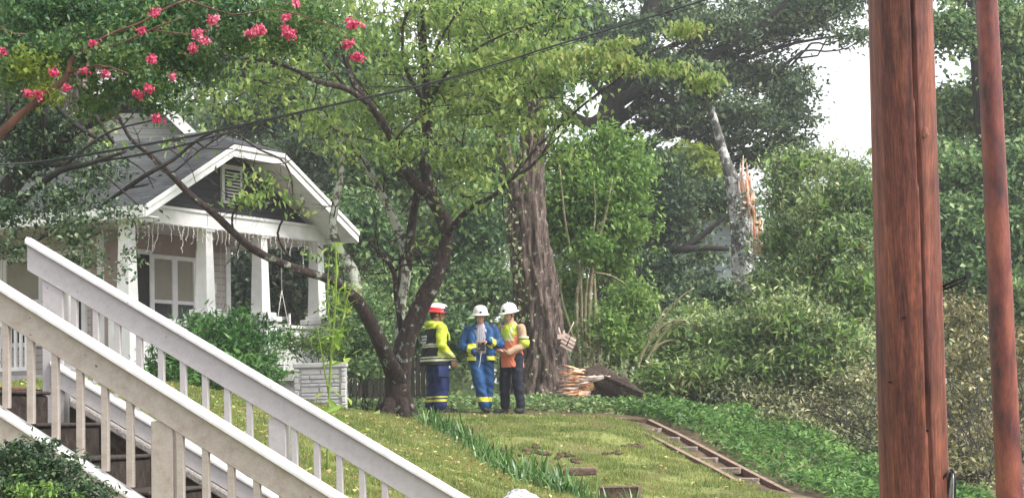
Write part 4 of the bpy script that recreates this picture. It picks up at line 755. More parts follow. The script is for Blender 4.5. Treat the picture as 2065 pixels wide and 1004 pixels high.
# slatted railing on the left side
q = MB(); q.bb(-.05, .05, 1.95, 4.4, 3.28, 3.34); q.bb(-.04, .04, 1.95, 4.4, FLOOR + .08, FLOOR + .14); lr = H(q, 'side_railing', M['house_white'])
q = MB(); k = 2.0
while k < 4.38: q.bb(-.02, .02, k - .02, k + .02, FLOOR + .14, 3.28); k += .11
q.build('slats', M['house_white'], lr)
# body walls
W1 = 1.5
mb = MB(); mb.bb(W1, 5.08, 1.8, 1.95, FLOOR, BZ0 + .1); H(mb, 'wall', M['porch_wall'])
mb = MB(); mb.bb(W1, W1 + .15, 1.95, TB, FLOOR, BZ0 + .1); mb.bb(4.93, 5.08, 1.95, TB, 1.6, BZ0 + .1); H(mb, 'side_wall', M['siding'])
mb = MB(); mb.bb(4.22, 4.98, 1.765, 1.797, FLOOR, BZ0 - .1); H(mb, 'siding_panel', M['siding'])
mb = MB(); mb.bb(4.97, 5.10, 1.74, 1.80, FLOOR, BZ0); H(mb, 'corner_board', M['house_white']); mb = MB(); mb.bb(4.12, 4.23, 1.75, 1.797, FLOOR, BZ0 - .1); H(mb, 'corner_board', M['house_white']); mb = MB(); mb.bb(W1 - .02, W1 + .1, 1.75, 1.80, FLOOR, BZ0); H(mb, 'corner_board', M['house_white'])
def window(s0, s1, z0, z1, t_, side=False):
    """double-hung window on the wall facing -t (or -s when side)"""
    def bx(m_, a, b_, c0, c1, e0, e1):
        if side: m_.bb(c0, c1, a, b_, e0, e1)
        else: m_.bb(a, b_, c0, c1, e0, e1)
    f = MB(); w_ = .07
    bx(f, s0 - w_, s0, t_ - .05, t_, z0 - w_, z1 + w_); bx(f, s1, s1 + w_, t_ - .05, t_, z0 - w_, z1 + w_); bx(f, s0, s1, t_ - .05, t_, z1, z1 + w_); bx(f, s0, s1, t_ - .07, t_, z0 - w_, z0)
    zm = (z0 + z1) / 2; bx(f, s0, s1, t_ - .045, t_ - .005, zm - .03, zm + .03)
    fo = H(f, 'window', M['house_white'])
    g = MB(); bx(g, s0, s1, t_ - .02, t_ - .006, z0, zm - .03); g.build('lower_pane', M['glass'], fo)
    g = MB(); bx(g, s0, s1, t_ - .02, t_ - .006, zm + .03, z1); g.build('upper_pane', M['curtain'], fo)
    return fo
window(2.92, 3.42, 3.05, 4.5, 1.795); window(3.56, 4.02, 3.05, 4.5, 1.795)
window(3.0, 3.7, 3.1, 4.45, W1 - .005, True); window(3.85, 4.5, 3.1, 4.45, W1 - .005, True); window(5.2, 5.9, 3.1, 4.45, W1 - .005, True)
mb = MB(); mb.bb(2.2, 2.8, 1.76, 1.797, FLOOR, 4.55); dr = H(mb, 'front_door', M['dark'])
q = MB(); q.bb(2.12, 2.2, 1.74, 1.797, FLOOR, 4.63); q.bb(2.8, 2.85, 1.74, 1.797, FLOOR, 4.63); q.bb(2.2, 2.8, 1.74, 1.797, 4.55, 4.63); q.build('door_frame', M['house_white'], dr)
q = MB(); q.bb(W1 - .04, W1 - .002, 2.1, 2.75, FLOOR + .2, 4.5); dk = H(q, 'side_door', M['dark']); q = MB(); q.bb(W1 - .06, W1 - .002, 2.02, 2.1, FLOOR, 4.58); q.bb(W1 - .06, W1 - .002, 2.75, 2.83, FLOOR, 4.58); q.bb(W1 - .06, W1 - .002, 2.1, 2.75, 4.5, 4.58); q.build('door_frame', M['house_white'], dk)
q = MB(); q.bb(4.42, 4.5, 1.66, 1.76, 3.98, 4.08); q.bb(4.44, 4.48, 1.60, 1.68, 3.96, 4.14); H(q, 'porch_lamp', M['house_white'])
# downspout like trim at left corner, far gable end wall
mb = MB(); mb.poly_prism([(0, TB - .2, BZ1), (5.0, TB - .2, BZ1), (SM, TB - .2, zz(SM) - .05)], (0, .1, 0)); H(mb, 'rear_gable', M['dark_shingle'])
# icicle lights
ic = MB(); rs = np.random.RandomState(14)
def hl(s, t_, z): return (s, t_, z)
def strand(p0, p1, n):
    p0 = np.array(p0, float); p1 = np.array(p1, float); pts = []
    for k in range(n + 1):
        t = k / n; p = p0 * (1 - t) + p1 * t; p[2] -= .02 * abs(math.sin(k * 1.3)); pts.append(p)
    ic.tube(pts, [.006] * len(pts), 4)
    for k in range(n):
        p = pts[k].copy(); L = rs.choice([.14, .22, .3, .4, .5]); cur = [p.copy()]
        st = int(L / .055)
        for j in range(st): p = p + np.array([rs.randn() * .014, rs.randn() * .01, -.05]); cur.append(p.copy())
        if len(cur) > 1: ic.tube(cur, [.0062] * len(cur), 4, 0, 0, 0)
        for j in range(1, len(cur)):
            a = cur[j]; e = a + np.array([rs.choice([-1, 1]) * .03, rs.randn() * .01, -.025]); (ic.tube([a, e], [.007, .005], 4) if rs.rand() < .55 else None)
strand((.1, -.13, BZ0), (5.2, -.13, BZ0), 40)
o = ic.build('icicle_lights', M['lightcord'], None, loc=(-5.885, 31.73, 0), rz=TH); tag(o, 'unlit white icicle string lights dangling from the porch beam', 'string lights')
# porch swing
sw = empty('porch_swing', (-5.885, 31.73, 0), TH); tag(sw, 'white slatted porch swing hung on ropes behind the porch rail', 'porch swing')
q = MB()
for k in range(5): q.bb(4.28 + k * .09, 4.35 + k * .09, .25, 1.5, 2.98, 3.0)
q.build('seat', M['house_white'], sw); q = MB()
for k in range(4): q.bb(4.72, 4.745, .25, 1.5, 3.08 + k * .12, 3.15 + k * .12)
for tt in (.25, 1.46): q.bb(4.747, 4.78, tt, tt + .04, 2.98, 3.56)
q.build('backrest', M['house_white'], sw); q = MB()
for tt in (.22, 1.5): q = MB(); q.bb(4.28, 4.74, tt, tt + .04, 3.2, 3.24); q.bb(4.28, 4.32, tt, tt + .04, 3.0, 3.2); q.build('armrest', M['house_white'], sw)
for tt in (.24, 1.52):
    q = MB(); q.tube([(4.5, tt, 4.9), (4.5, tt, 3.95)], [.008, .008], 5); q.tube([(4.5, tt, 3.95), (4.3, tt, 3.22)], [.007, .007], 5); q.tube([(4.5, tt, 3.95), (4.73, tt, 3.22)], [.007, .007], 5); q.build('rope', M['lightcord'], sw)

# low painted stone wall
p0 = P(594, 815, 33.2); p1 = P(700, 815, 33.4); zt = P(640, 731, 33.2)[2]; zb = G(p0[0], p0[1]) - .1
sw_ = empty('stone_wall', ((p0[0] + p1[0]) / 2, p0[1], zb)); tag(sw_, 'low white-painted fieldstone wall between porch and dogwood', 'wall')
Wd = (p1[0] - p0[0]); Hh = zt - zb; q = MB(); q.bb(-Wd / 2 - .02, Wd / 2 + .02, -.03, .3, Hh - .08, Hh); q.build('cap', M['stone_white'], sw_, bevel=.015)
q = MB(); q.bb(-Wd / 2, Wd / 2, .03, .28, 0, Hh - .082); q.build('core', M['stone'], sw_)
rs = np.random.RandomState(3); q = MB(); z = 0.02
while z < Hh - .12:
    hh = min(rs.uniform(.05, .1), Hh - .09 - z); xx = -Wd / 2 + .1
    while xx < Wd / 2 - .1:
        ww = min(rs.uniform(.08, .4), Wd / 2 - .1 - xx);
        if ww > .03: q.bb(xx + .006, xx + ww - .006, rs.uniform(-.012, .01), .05, z + .005, z + hh - .005, 0)
        xx += ww
    z += hh
q.build('stones', M['stone'], sw_, bevel=.01); q = MB(); z = .02
while z < Hh - .12:
    hh = min(rs.uniform(.07, .12), Hh - .09 - z)
    for sg in (-1, 1): a = sg * (Wd / 2); b_ = sg * (Wd / 2 - rs.uniform(.06, .1)); q.bb(min(a, b_), max(a, b_), -.025, .06, z + .004, z + hh - .004)
    z += hh
q.build('quoins', M['stone_white'], sw_, bevel=.012)

# wooden fence behind dogwood
f0 = P(690, 800, 37.5); f1 = P(880, 800, 37.8); n = 18; fe = empty('board_fence', (f0[0], f0[1], G(f0[0], f0[1]))); tag(fe, 'old dark board fence behind the dogwood trunk', 'fence')
rs = np.random.RandomState(9); q = MB(); o = np.array([f0[0], f0[1], G(f0[0], f0[1])])
for k in range(n):
    t = (k + .5) / n; p = f0 * (1 - t) + f1 * t; zb = G(p[0], p[1]); hh = .95 + rs.uniform(-.04, .06)
    q.box(np.array([p[0], p[1] + rs.uniform(-.01, .01), zb + hh / 2]) - o, ((f1[0] - f0[0]) / n * rs.uniform(.72, .93), .02, hh), .1)
q.build('boards', M['fence'], fe); q = MB(); 
for zz_ in (.25, .75): a = f0 - o; c = f1 - o; q.tube([[a[0], a[1] + .04, zz_], [c[0], c[1] + .04, zz_ - .1]], [.035, .035], 4)
q.build('rails', M['fence'], fe)

# neighbour houses
def gable_house(name, label, px, py_eave, py_apex, d, wpx, deep, wall, roofm, rz, wins):
    c = P(px, py_eave, d); zap = P(px, py_apex, d)[2]; W_ = PX(wpx, d); zg = G(c[0], c[1]) - .3
    h = empty(name, (c[0], c[1], zg), rz); tag(h, label, 'house'); ze = c[2] - zg; za = zap - zg
    q = MB(); q.poly_prism([(-W_ / 2, 0, 0), (W_ / 2, 0, 0), (W_ / 2, 0, ze), (0, 0, za), (-W_ / 2, 0, ze)], (0, deep, 0)); q.build('wall', wall, h)
    q = MB()
    for sg in (-1, 1):
        e = (sg * (W_ / 2 + .5), ze - .5 * (za - ze) / (W_ / 2)); pts = [(0, -.5, za + .05), (e[0], -.5, e[1] + .05), (e[0], -.5, e[1] + .2), (0, -.5, za + .22)]
        if sg > 0: pts = pts[::-1]
        q.poly_prism(pts, (0, deep + 1, 0))
    rfo = q.build('roof', roofm, h); q = MB()
    for sg in (-1, 1):
        e = (sg * (W_ / 2 + .5), ze - .5 * (za - ze) / (W_ / 2)); pts = [(0, -.56, za - .08), (e[0], -.56, e[1] - .08), (e[0], -.56, e[1] + .22), (0, -.56, za + .24)]
        if sg > 0: pts = pts[::-1]
        q.poly_prism(pts, (0, .05, 0))
    q.build('fascia', M['house_white'], rfo)
    for (xx, zz2, ww, hh) in wins:
        q = MB(); q.bb(xx - ww / 2 - .1, xx + ww / 2 + .1, -.06, -.01, zz2 - hh / 2 - .1, zz2 + hh / 2 + .1); wo = q.build('window', M['house_white'], h); q = MB(); q.bb(xx - ww / 2, xx + ww / 2, -.08, -.062, zz2 - hh / 2, zz2 + hh / 2); q.build('pane', M['glass'], wo)
    return h
M['pale_siding'] = lines(surf('pale_siding', [(.52, .53, .53), (.62, .62, .62)], 3, .6), 2, .14, .12, (.6, .6, .6))
M['grey_siding'] = lines(surf('grey_siding', [(.22, .27, .27), (.25, .30, .30)], 3, .6), 2, .2, .12, (.7, .7, .7))
gable_house('neighbour_house', 'white neighbouring house gable showing above the bungalow roof, behind the pink flowers', 248, 262, 148, 47, 230, 9, M['pale_siding'], M['roof'], .12, [(-.1, 7.1, 1.1, .9), (.1, 4.0, 1.1, 1.4)])
gable_house('neighbour_house', 'grey-blue house wall glimpsed far back behind dark limbs', 1425, 455, 400, 74, 150, 9, M['grey_siding'], M['roof'], -.1, [(-.9, 3.0, 1.0, 1.4)])

# ------------------------------------------------------------------ staircase with railings
def rail_line(a, b):
    a = np.array(a); b = np.array(b); d = b - a; hd = nrm([d[0], d[1], 0]); nn_ = np.array([hd[1], -hd[0], 0]); 
    if nn_[1] > 0: nn_ = -nn_
    return a, b, d, hd, nn_      # nn_ faces the camera
def sloped(mb, a, b, n, w0, w1, z0, z1, m=0, chamf=0.0):
    """bar from a to b; n = horizontal normal towards the viewer; from w0..w1 across, z0..z1 below/above the line"""
    V = []
    for p in (a, b):
        V += [p + n * w0 + [0, 0, z0], p + n * w1 + [0, 0, z0], p + n * w1 + [0, 0, z1 - chamf], p + n * (w1 - chamf * 1.3) + [0, 0, z1], p + n * w0 + [0, 0, z1]]
    mb.add(V, [(4, 3, 2, 1, 0), (5, 6, 7, 8, 9), (0, 1, 6, 5), (1, 2, 7, 6), (2, 3, 8, 7), (3, 4, 9, 8), (4, 0, 5, 9)], m)
def railing(name, label, A, B, hrail, sp, m_board, m_bal, posts, ext_low, first=.0, sdp=.22):
    a, b, d, hd, n = rail_line(A, B); rz = math.atan2(hd[1], hd[0]); Lh = math.hypot(d[0], d[1]); slope = d[2] / Lh
    mid = a * 1.0; o = np.array([a[0], a[1], a[2] - 1.0]); r = empty(name, o); tag(r, label, 'stair railing', 'railings of the front stairs')
    at = lambda s: a + hd * s + np.array([0, 0, slope * s]) - o
    q = MB(); sloped(q, at(0), at(Lh), n, -.05, .05, -.042, 0, 0, .022); q.build('handrail_cap', M['cap'], r, bevel=.002)
    q = MB(); sloped(q, at(.004), at(Lh), n, -.019, .022, -.195, -.048); q.build('rail_board', m_board, r, bevel=.002)
    q = MB(); sloped(q, at(0 + ext_low), at(Lh), n, -.045, .045, -hrail - .04, -hrail, 0, .022); q.build('bottom_rail', M['cap'], r, bevel=.002)
    q = MB(); sloped(q, at(0 + ext_low), at(Lh), n, -.02, .030, -hrail - sdp, -hrail - .043); q.build('stringer_board', m_board, r, bevel=.002)
    s = first; k = 0; bal = None
    while s < Lh - .02:
        if not any(abs(s - ps) < .085 for ps, *_ in posts):
            c = at(s); z1 = c[2] - .18; z0 = c[2] - hrail + .015
            if bal is None:
                q = MB(); q.bb(-.0175, .0175, -.019, .019, 0, z1 - z0); bal = q.build('baluster', m_bal, r, bevel=.002); bo = bal
            else:
                bo = bal.copy(); COL.objects.link(bo); bo.parent = r
            bo.location = (c[0] - n[0] * .002, c[1] - n[1] * .002, z0); bo.rotation_euler = (0, 0, rz)
        s += sp
    for (ps, wdt, top, bot) in posts:
        c = at(ps); q = MB(); q.bb(-wdt / 2, wdt / 2, -wdt / 2, wdt / 2, c[2] + bot, c[2] + top); po = q.build('post', m_bal, r, bevel=.004)
        po.location = (c[0] - n[0] * (wdt / 2 - .012), c[1] - n[1] * (wdt / 2 - .012), 0); po.rotation_euler = (0, 0, rz)
    return r, at, n, hd, rz, o, slope
# far railing
fA = P(56, 478, 12.3); fB = P(1120, 1107, 11.68)
Lf = math.hypot(fB[0] - fA[0], fB[1] - fA[1])
px_to_s = lambda px, A, B: (px - A) / (B - A)
FR = railing('far_stair_railing', 'white stair railing farther from the camera, ending in the wide post at the upper left', fA, fB, .632, .1315, M['rail'], M['rail'],
    [(.155, .13, -.12, -1.14), (Lf * (572 - 56) / (1120 - 56), .105, -.19, -1.05), (Lf * .86, .105, -.19, -1.05)], .15, .287, .145)
nA = P(-220, 431, 10.8); nB = P(860, 1104, 10.2); Ln_ = math.hypot(nB[0] - nA[0], nB[1] - nA[1])
NR = railing('near_stair_railing', 'white stair railing nearest the camera, beige in shade, with a square post', nA, nB, .640, .1315, M['rail_dirty_shaded'], M['rail_dirty_shaded'],
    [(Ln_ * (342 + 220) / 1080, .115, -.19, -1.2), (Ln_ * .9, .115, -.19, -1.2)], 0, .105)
# stairs
hd = FR[3]; n = FR[2]; rz = FR[4]
st = empty('stone_staircase', tuple(P(150, 852, 11.4)), rz); tag(st, 'dark wet stone staircase climbing left between the two white railings', 'stairs')
q = MB(); e = MB()
for k in range(-6, 7):
    x0, x1 = -.30 * k - .34, -.30 * k + .02 ; zt_ = .182 * k
    if k >= 1: x0 = -.30 * k - .5
    q.bb(x0 - (2 if k == 6 else 0), x1, -.62, .34, zt_ - .9, zt_ - .022); e.bb(x0 - (2 if k == 6 else 0), x1 + .015, -.63, .345, zt_ - .020, zt_)
q.build('risers', M['step'], st, bevel=.012); e.build('tread', M['step_edge'], st, bevel=.006)
# cheek wall under the far railing with mortar strip on top
q = MB(); A0 = FR[1](.27) + FR[5]; B0 = FR[1](Lf) + FR[5]
base = empty('cheek_wall', tuple(A0 - np.array([0, 0, 1.2]))); tag(base, 'dark sloping cheek wall with a rough mortar strip beneath the far railing', 'wall'); oo = np.array(base.location)
sloped(q, A0 - oo, B0 - oo, n, -.10, .05, -1.9, -.842); q.build('wall', M['step'], base)
q = MB(); sloped(q, A0 - oo, B0 - oo, n, -.10, .06, -.840, -.782, 0, .01); q.build('mortar_strip', M['gravel_strip'], base, bevel=.01)
# brick and stone side blocks at the left
p = P(14, 815, 12.6); q = MB(); q.bb(-.6, .085, -.2, .3, -.7, .10); o = q.build('brick_pier', M['redbrick'], None, loc=p, rz=rz, bevel=.01); tag(o, 'low red brick pier at the left frame edge behind the stairs', 'brick pier')
p = P(60, 838, 12.55); q = MB(); q.bb(-.07, .05, -.1, .2, -.6, .155); q.bb(.05, .16, -.14, .2, -.6, .155); o = q.build('stone_pier', M['step'], None, loc=p, rz=rz, bevel=.015); tag(o, 'dark brown stone block next to the brick pier under the wide post', 'stone block')

# ------------------------------------------------------------------ timber steps on the right bank
ts = empty('timber_steps', (stair_A[0], stair_A[1], 0)); tag(ts, 'narrow timber-edged steps descending the right side of the lawn', 'garden steps')
def gpath(pts): return [P(*q) for q in pts]
def board(mb, pts, th, hh, m=0, top=True, mt=1):
    pts = [p - np.array([stair_A[0], stair_A[1], 0]) for p in pts]
    for a, b in zip(pts[:-1], pts[1:]):
        d = nrm([b[0] - a[0], b[1] - a[1], 0]); nn_ = np.array([d[1], -d[0], 0]); e = (b - a) * .0
        V = []
        for p in (a - e, b + e): V += [p - nn_ * th / 2 - [0, 0, hh], p + nn_ * th / 2 - [0, 0, hh], p + nn_ * th / 2, p - nn_ * th / 2]
        mb.add(V, [(3, 2, 1, 0), (4, 5, 6, 7), (0, 1, 5, 4), (1, 2, 6, 5), (3, 0, 4, 7)], m); mb.add(V, [(2, 3, 7, 6)], mt)
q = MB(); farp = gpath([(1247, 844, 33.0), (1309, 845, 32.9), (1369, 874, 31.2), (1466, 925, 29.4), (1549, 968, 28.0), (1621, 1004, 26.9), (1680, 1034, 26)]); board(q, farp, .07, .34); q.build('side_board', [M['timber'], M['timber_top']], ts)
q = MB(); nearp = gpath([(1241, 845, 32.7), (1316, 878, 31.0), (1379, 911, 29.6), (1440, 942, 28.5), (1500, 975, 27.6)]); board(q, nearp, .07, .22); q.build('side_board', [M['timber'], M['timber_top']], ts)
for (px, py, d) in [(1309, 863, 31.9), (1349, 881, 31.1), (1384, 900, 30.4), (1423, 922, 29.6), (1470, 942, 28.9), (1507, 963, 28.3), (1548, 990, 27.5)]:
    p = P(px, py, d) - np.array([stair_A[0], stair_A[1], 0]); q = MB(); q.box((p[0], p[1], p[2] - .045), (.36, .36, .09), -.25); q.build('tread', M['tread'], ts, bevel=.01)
p = P(1172, 946, 26.6); q = MB(); q.bb(-.23, .20, -.1, .14, -.075, 0); o = q.build('timber_block', [M['timber']], None, loc=p, rz=-.05, bevel=.015); tag(o, 'small weathered timber slab half buried beside the border grass', 'timber step', 'timber steps in the lawn')
q = MB(); q.bb(-.22, .19, -.095, .13, .001, .03); q.build('top_face', M['timber_top'], o)
p = P(1255, 981, 25.2); q = MB(); q.bb(-.27, .22, -.12, .2, -.5, 0); o = q.build('timber_block', M['timber'], None, loc=p, rz=-.03, bevel=.01); tag(o, 'square-cornered brown timber box step at the bottom edge', 'timber step', 'timber steps in the lawn')
q = MB(); q.bb(.19, .225, -.145, -.121, -.5, .0); q.bb(-.27, .225, -.145, -.121, .001, .02); q.build('edge_strip', M['timber_top'], o)
# white rock at bottom
p = P(1046, 1018, 19.5); rs = np.random.RandomState(6); q = MB(); nu_, nv_ = 18, 10; V = []
for i in range(nv_ + 1):
    for j in range(nu_):
        a = 2 * math.pi * j / nu_; f = math.pi * i / nv_; rr_ = 1 + .16 * math.sin(3 * a + f * 2) + .1 * rs.randn() * .6; V.append((math.sin(f) * math.cos(a) * .19 * rr_, math.sin(f) * math.sin(a) * .15 * rr_, math.cos(f) * .13 * rr_))
q.add(V, [(i * nu_ + j, i * nu_ + (j + 1) % nu_, (i + 1) * nu_ + (j + 1) % nu_, (i + 1) * nu_ + j) for i in range(nv_) for j in range(nu_)]); o = q.build('white_rock', M['rock'], None, loc=p); tag(o, 'rough grey-white rock peeking up at the bottom edge of the left lawn', 'rock')

# ------------------------------------------------------------------ fallen log
D = 36.0
b = P(1170, 780, D); o = np.array([b[0], b[1], G(b[0], b[1])]); r = empty('fallen_log', o); tag(r, 'fallen trunk section with a shattered orange-red end, right of the massive tree', 'log')
q = MB(); px_tubes(q, o, [[(1164, 775, D, 60), (1190, 773, D - .1, 72), (1225, 778, D - .2, 66), (1255, 787, D - .3, 50), (1290, 800, D - .4, 22), (1330, 812, D - .5, 10), (1345, 818, D - .5, 6)]], 30, .30); px_tubes(q, o, [[(1195, 752, D - .3, 10), (1240, 768, D - .5, 9), (1290, 790, D - .6, 6), (1340, 812, D - .6, 3)]], 8, .2); q.build('trunk', M['bark_log'], r)
q = MB(); rs = np.random.RandomState(12)
q.tube([P(1185, 775, D - .12) - o, P(1172, 776, D - .2) - o, P(1160, 777, D - .28) - o], [.27, .25, .12], 14, 0, .25, 2)
for i in range(150):
    a = rs.rand() * 6.283; rr_ = math.sqrt(rs.rand()) * 30; x = 1180 + rr_ * .5 * math.cos(a); yy = 776 + rr_ * math.sin(a); s_ = P(x, yy, D - .2 - rs.rand() * .2) - o
    dr_ = np.array([-1 + rs.randn() * .1, -.35 + rs.randn() * .15, -.05 + (776 - yy) * .006 + rs.randn() * .10]); L = rs.uniform(.16, .44); w_ = rs.uniform(.012, .034); e_ = s_ + nrm(dr_) * L; m_ = (s_ + e_) / 2 + rs.randn(3) * .008
    q.tube([s_, m_, e_], [w_, w_ * .95, w_ * .12], 4, int(rs.rand() < .3), .2, i)
for i in range(30):
    x = rs.uniform(1178, 1232); s_ = P(x, 764 - (x - 1178) * .08 + rs.uniform(-4, 4), D - .42) - o; e_ = s_ + np.array([-.22, -.03, -.02]) + rs.randn(3) * .012; q.tube([s_, (s_ + e_) / 2, e_], [.008, .026, .012], 4, 1, .15, i)
q.build('splintered_end', [M['split_wood'], M['split_pale']], r)
# pale splintered chunk
p = P(1145, 690, 36.6); o = np.array([p[0], p[1], p[2]]); q = MB(); rs = np.random.RandomState(4); cr, sr = math.cos(.55), math.sin(.55)
for i in range(4):
    for j in range(2):
        x = (j - .5) * .15 + rs.uniform(-.01, .01); z = (1.5 - i) * .085; q.box((x * cr + z * sr * .6, rs.uniform(-.02, .02), -x * sr + z * cr), (.135, .07, .058), 0, 0, [[cr, 0, sr], [0, 1, 0], [-sr, 0, cr]])
q.box((-.13, 0, .12), (.16, .06, .1), 0, 0); q.tube([(-.15, 0, .15), (-.18, 0, .32)], [.035, .008], 5); q.tube([(.0, 0, .15), (.14, 0, .42)], [.015, .012], 5); q.tube([(-.1, 0, .15), (-.06, 0, .25)], [.03, .008], 5)
o_ = q.build('wood_chunk', M['split_pale'], None, loc=o); o_.scale = (.85, .85, .85); tag(o_, 'pale torn wood chunk, banded by dark gaps, caught beside the massive trunk', 'broken wood')
qq = MB(); qq.box((-.0, .07, .0), (.26, .03, .30), 0, 0, [[cr, 0, sr], [0, 1, 0], [-sr, 0, cr]]); qq.build('bark_backing', M['bark_dark'], o_)

# ------------------------------------------------------------------ utility poles
def pole(name, label, T0, T1, r0, r1, mat, crack=None, seed=1, seg=120, nr=160):
    """T0 top point, T1 lowest visible point; extended down to the ground and up"""
    T0 = np.array(T0); T1 = np.array(T1); ax_ = T1 - T0; k = 1.0; g = G(T1[0], T1[1]) - .5; end = T1 + ax_ * max(0, (T1[2] - g) / -ax_[2] * 1.0) ; top = T0 - ax_ * 1.6
    o = np.array([end[0], end[1], G(end[0], end[1])]); r = empty(name, o); tag(r, label, 'utility pole', 'wooden utility poles')
    q = MB(); V = []; rs = np.random.RandomState(seed); t = nrm(top - end); u = nrm(np.cross(t, [0, 1, 0])); v = np.cross(t, u); Lt = np.linalg.norm(top - end); L0 = np.linalg.norm(T1 - end); Lr = np.linalg.norm(ax_)
    mi_ = []
    for i in range(nr + 1):
        s = i / nr * Lt; f = (s - L0) / Lr; rad = r1 + (r0 - r1) * f; c = end + t * s - o
        for j in range(seg):
            a = 2 * math.pi * j / seg; rr_ = rad * (1 + .010 * math.sin(a * 7 + s * .6) + .007 * math.sin(a * 19 + 1.3 * math.sin(s * .9)) + .006 * math.sin(2 * a + s * 1.1))
            if crack is not None:
                ca = crack + .07 * math.sin(s * 1.1) + .02 * math.sin(s * 4.7); dd = abs((a - ca + math.pi) % (2 * math.pi) - math.pi)
                if dd < 2 * math.pi / seg * .75: rr_ -= .035
            V.append(c + (u * math.cos(a) + v * math.sin(a)) * rr_)
    Fs = [(i * seg + j, i * seg + (j + 1) % seg, (i + 1) * seg + (j + 1) % seg, (i + 1) * seg + j) for i in range(nr) for j in range(seg)]
    q.add(V, Fs, 0, True); q.build('pole_shaft', mat, r)
    return r, o, u, v, t, end
T0 = P(1816, 0, 9.0); T1 = P(1844, 1004, 9.0)
ang = None
r, o, u, v, t, end = pole('utility_pole', 'thick red-brown wooden utility pole with a long vertical crack, nearest the camera', T0, T1, PX(128, 9) / 2, PX(138, 9) / 2, M['pole'], crack=-.98 if False else None)
bpy.data.objects.remove(r.children[0]); bpy.data.objects.remove(r)
# crack direction: towards the camera, turned to the right
def ang_of(u, v, w3): return math.atan2(np.dot(w3, v), np.dot(w3, u)) % (2 * math.pi)
w3 = nrm([math.sin(math.radians(25) - .19), -math.cos(math.radians(25) - .19), 0])
r, o, u, v, t, end = pole('utility_pole', 'thick red-brown wooden utility pole with a long vertical crack, nearest the camera', T0, T1, PX(128, 9) / 2, PX(138, 9) / 2, M['pole'], crack=ang_of(u, v, w3))
q = MB(); p = P(1902, 578, 8.95) - o; p2 = P(1925, 566, 8.9) - o; p3 = P(1952, 556, 8.88) - o
q.tube([p, p2, p3], [.006, .005, .005], 6); q.tube([p + [0, 0, -.012], p2 + [.0, 0, -.02], p3 + [0, 0, -.008]], [.005, .005, .004], 6); q.box(tuple((p3)), (.022, .02, .03)); q.build('bracket', M['black'], r)
q = MB(); p = P(1908, 1020, 8.93) - o; p2 = P(1918, 945, 8.92) - o; p3 = P(1926, 975, 8.92) - o; p4 = P(1922, 1030, 8.92) - o; q.tube(*spline([p, p2, p3, p4], [.006] * 4, 4), 6); q.tube([P(1900, 965, 8.9) - o, P(1916, 948, 8.9) - o], [.006, .006], 6); q.build('cable_loop', M['black'], r)
q = MB(); q.tube(*spline([P(1914, 1020, 8.9) - o, P(1922, 955, 8.89) - o, P(1921, 1025, 8.89) - o], [.004] * 3, 4), 6); q.build('metal_clamp', M['metal'], r)
q = MB()
for k in range(3): rr_ = .017 - k * .005; c_ = P(1866, 268, 8.868 - k * .003) - o; q.tube([c_ + np.array([math.cos(a) * rr_ * .7, .004 * math.cos(a) * -1, math.sin(a) * rr_ * 1.3]) for a in np.linspace(0, 6.283, 16)], [.0022] * 16, 5)
q.build('knot', M['knot'], r)
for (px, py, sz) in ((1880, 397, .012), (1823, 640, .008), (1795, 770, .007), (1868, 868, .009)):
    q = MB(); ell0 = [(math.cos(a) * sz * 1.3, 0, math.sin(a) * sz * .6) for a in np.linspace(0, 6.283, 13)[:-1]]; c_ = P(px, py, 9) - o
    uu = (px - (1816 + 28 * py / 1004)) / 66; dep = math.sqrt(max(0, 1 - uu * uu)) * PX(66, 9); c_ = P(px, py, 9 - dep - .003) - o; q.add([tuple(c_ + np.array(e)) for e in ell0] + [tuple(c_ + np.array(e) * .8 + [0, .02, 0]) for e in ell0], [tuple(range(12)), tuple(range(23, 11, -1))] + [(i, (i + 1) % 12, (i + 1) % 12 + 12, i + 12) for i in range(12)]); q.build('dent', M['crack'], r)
for (px, py) in ((1899, 655), (1906, 768), (1905, 802)):
    q = MB(); q.box(tuple(P(px, py, 8.97) - o), (.009, .009, .022)); q.build('staple', M['house_white'], r)
T0 = P(1990, 0, 17.0); T1 = P(2036, 1004, 17.0)
pole('utility_pole', 'slimmer red wooden utility pole with dark blotches, right of the thick one', T0, T1, PX(44, 17) / 2, PX(54, 17) / 2, M['pole2'], None, 5, 48, 80)
# overhead cable
def cable(name, label, pts, rad, mat):
    p2, r2 = spline([P(*q) for q in pts], [rad] * len(pts), 6); q = MB(); q.tube(p2, r2, 6); o = q.build(name, mat); tag(o, label, 'cable', 'overhead service cables')
cable('overhead_cable', 'thick black overhead cable rising to the upper right across the dogwood', [(-500, 395, 17.5), (-60, 338, 18), (90, 325, 18.3), (350, 281, 18.5), (470, 256, 18.6), (700, 205, 18.8), (855, 171, 19), (1000, 130, 19.2), (1110, 95, 19.3), (1260, 50, 19.5), (1440, -6, 19.7), (1800, -130, 20)], .0085, M['cable'])
cable('overhead_cable', 'thin black cable twisted close beneath the thicker overhead cable', [(-500, 401, 17.45), (-60, 343, 17.95), (90, 328, 18.3), (350, 284, 18.4), (470, 259, 18.5), (700, 208, 18.7), (855, 174, 18.9), (1000, 134, 19.1), (1110, 100, 19.2), (1260, 57, 19.4), (1440, 3, 19.6), (1800, -118, 19.9)], .0035, M['cable'])
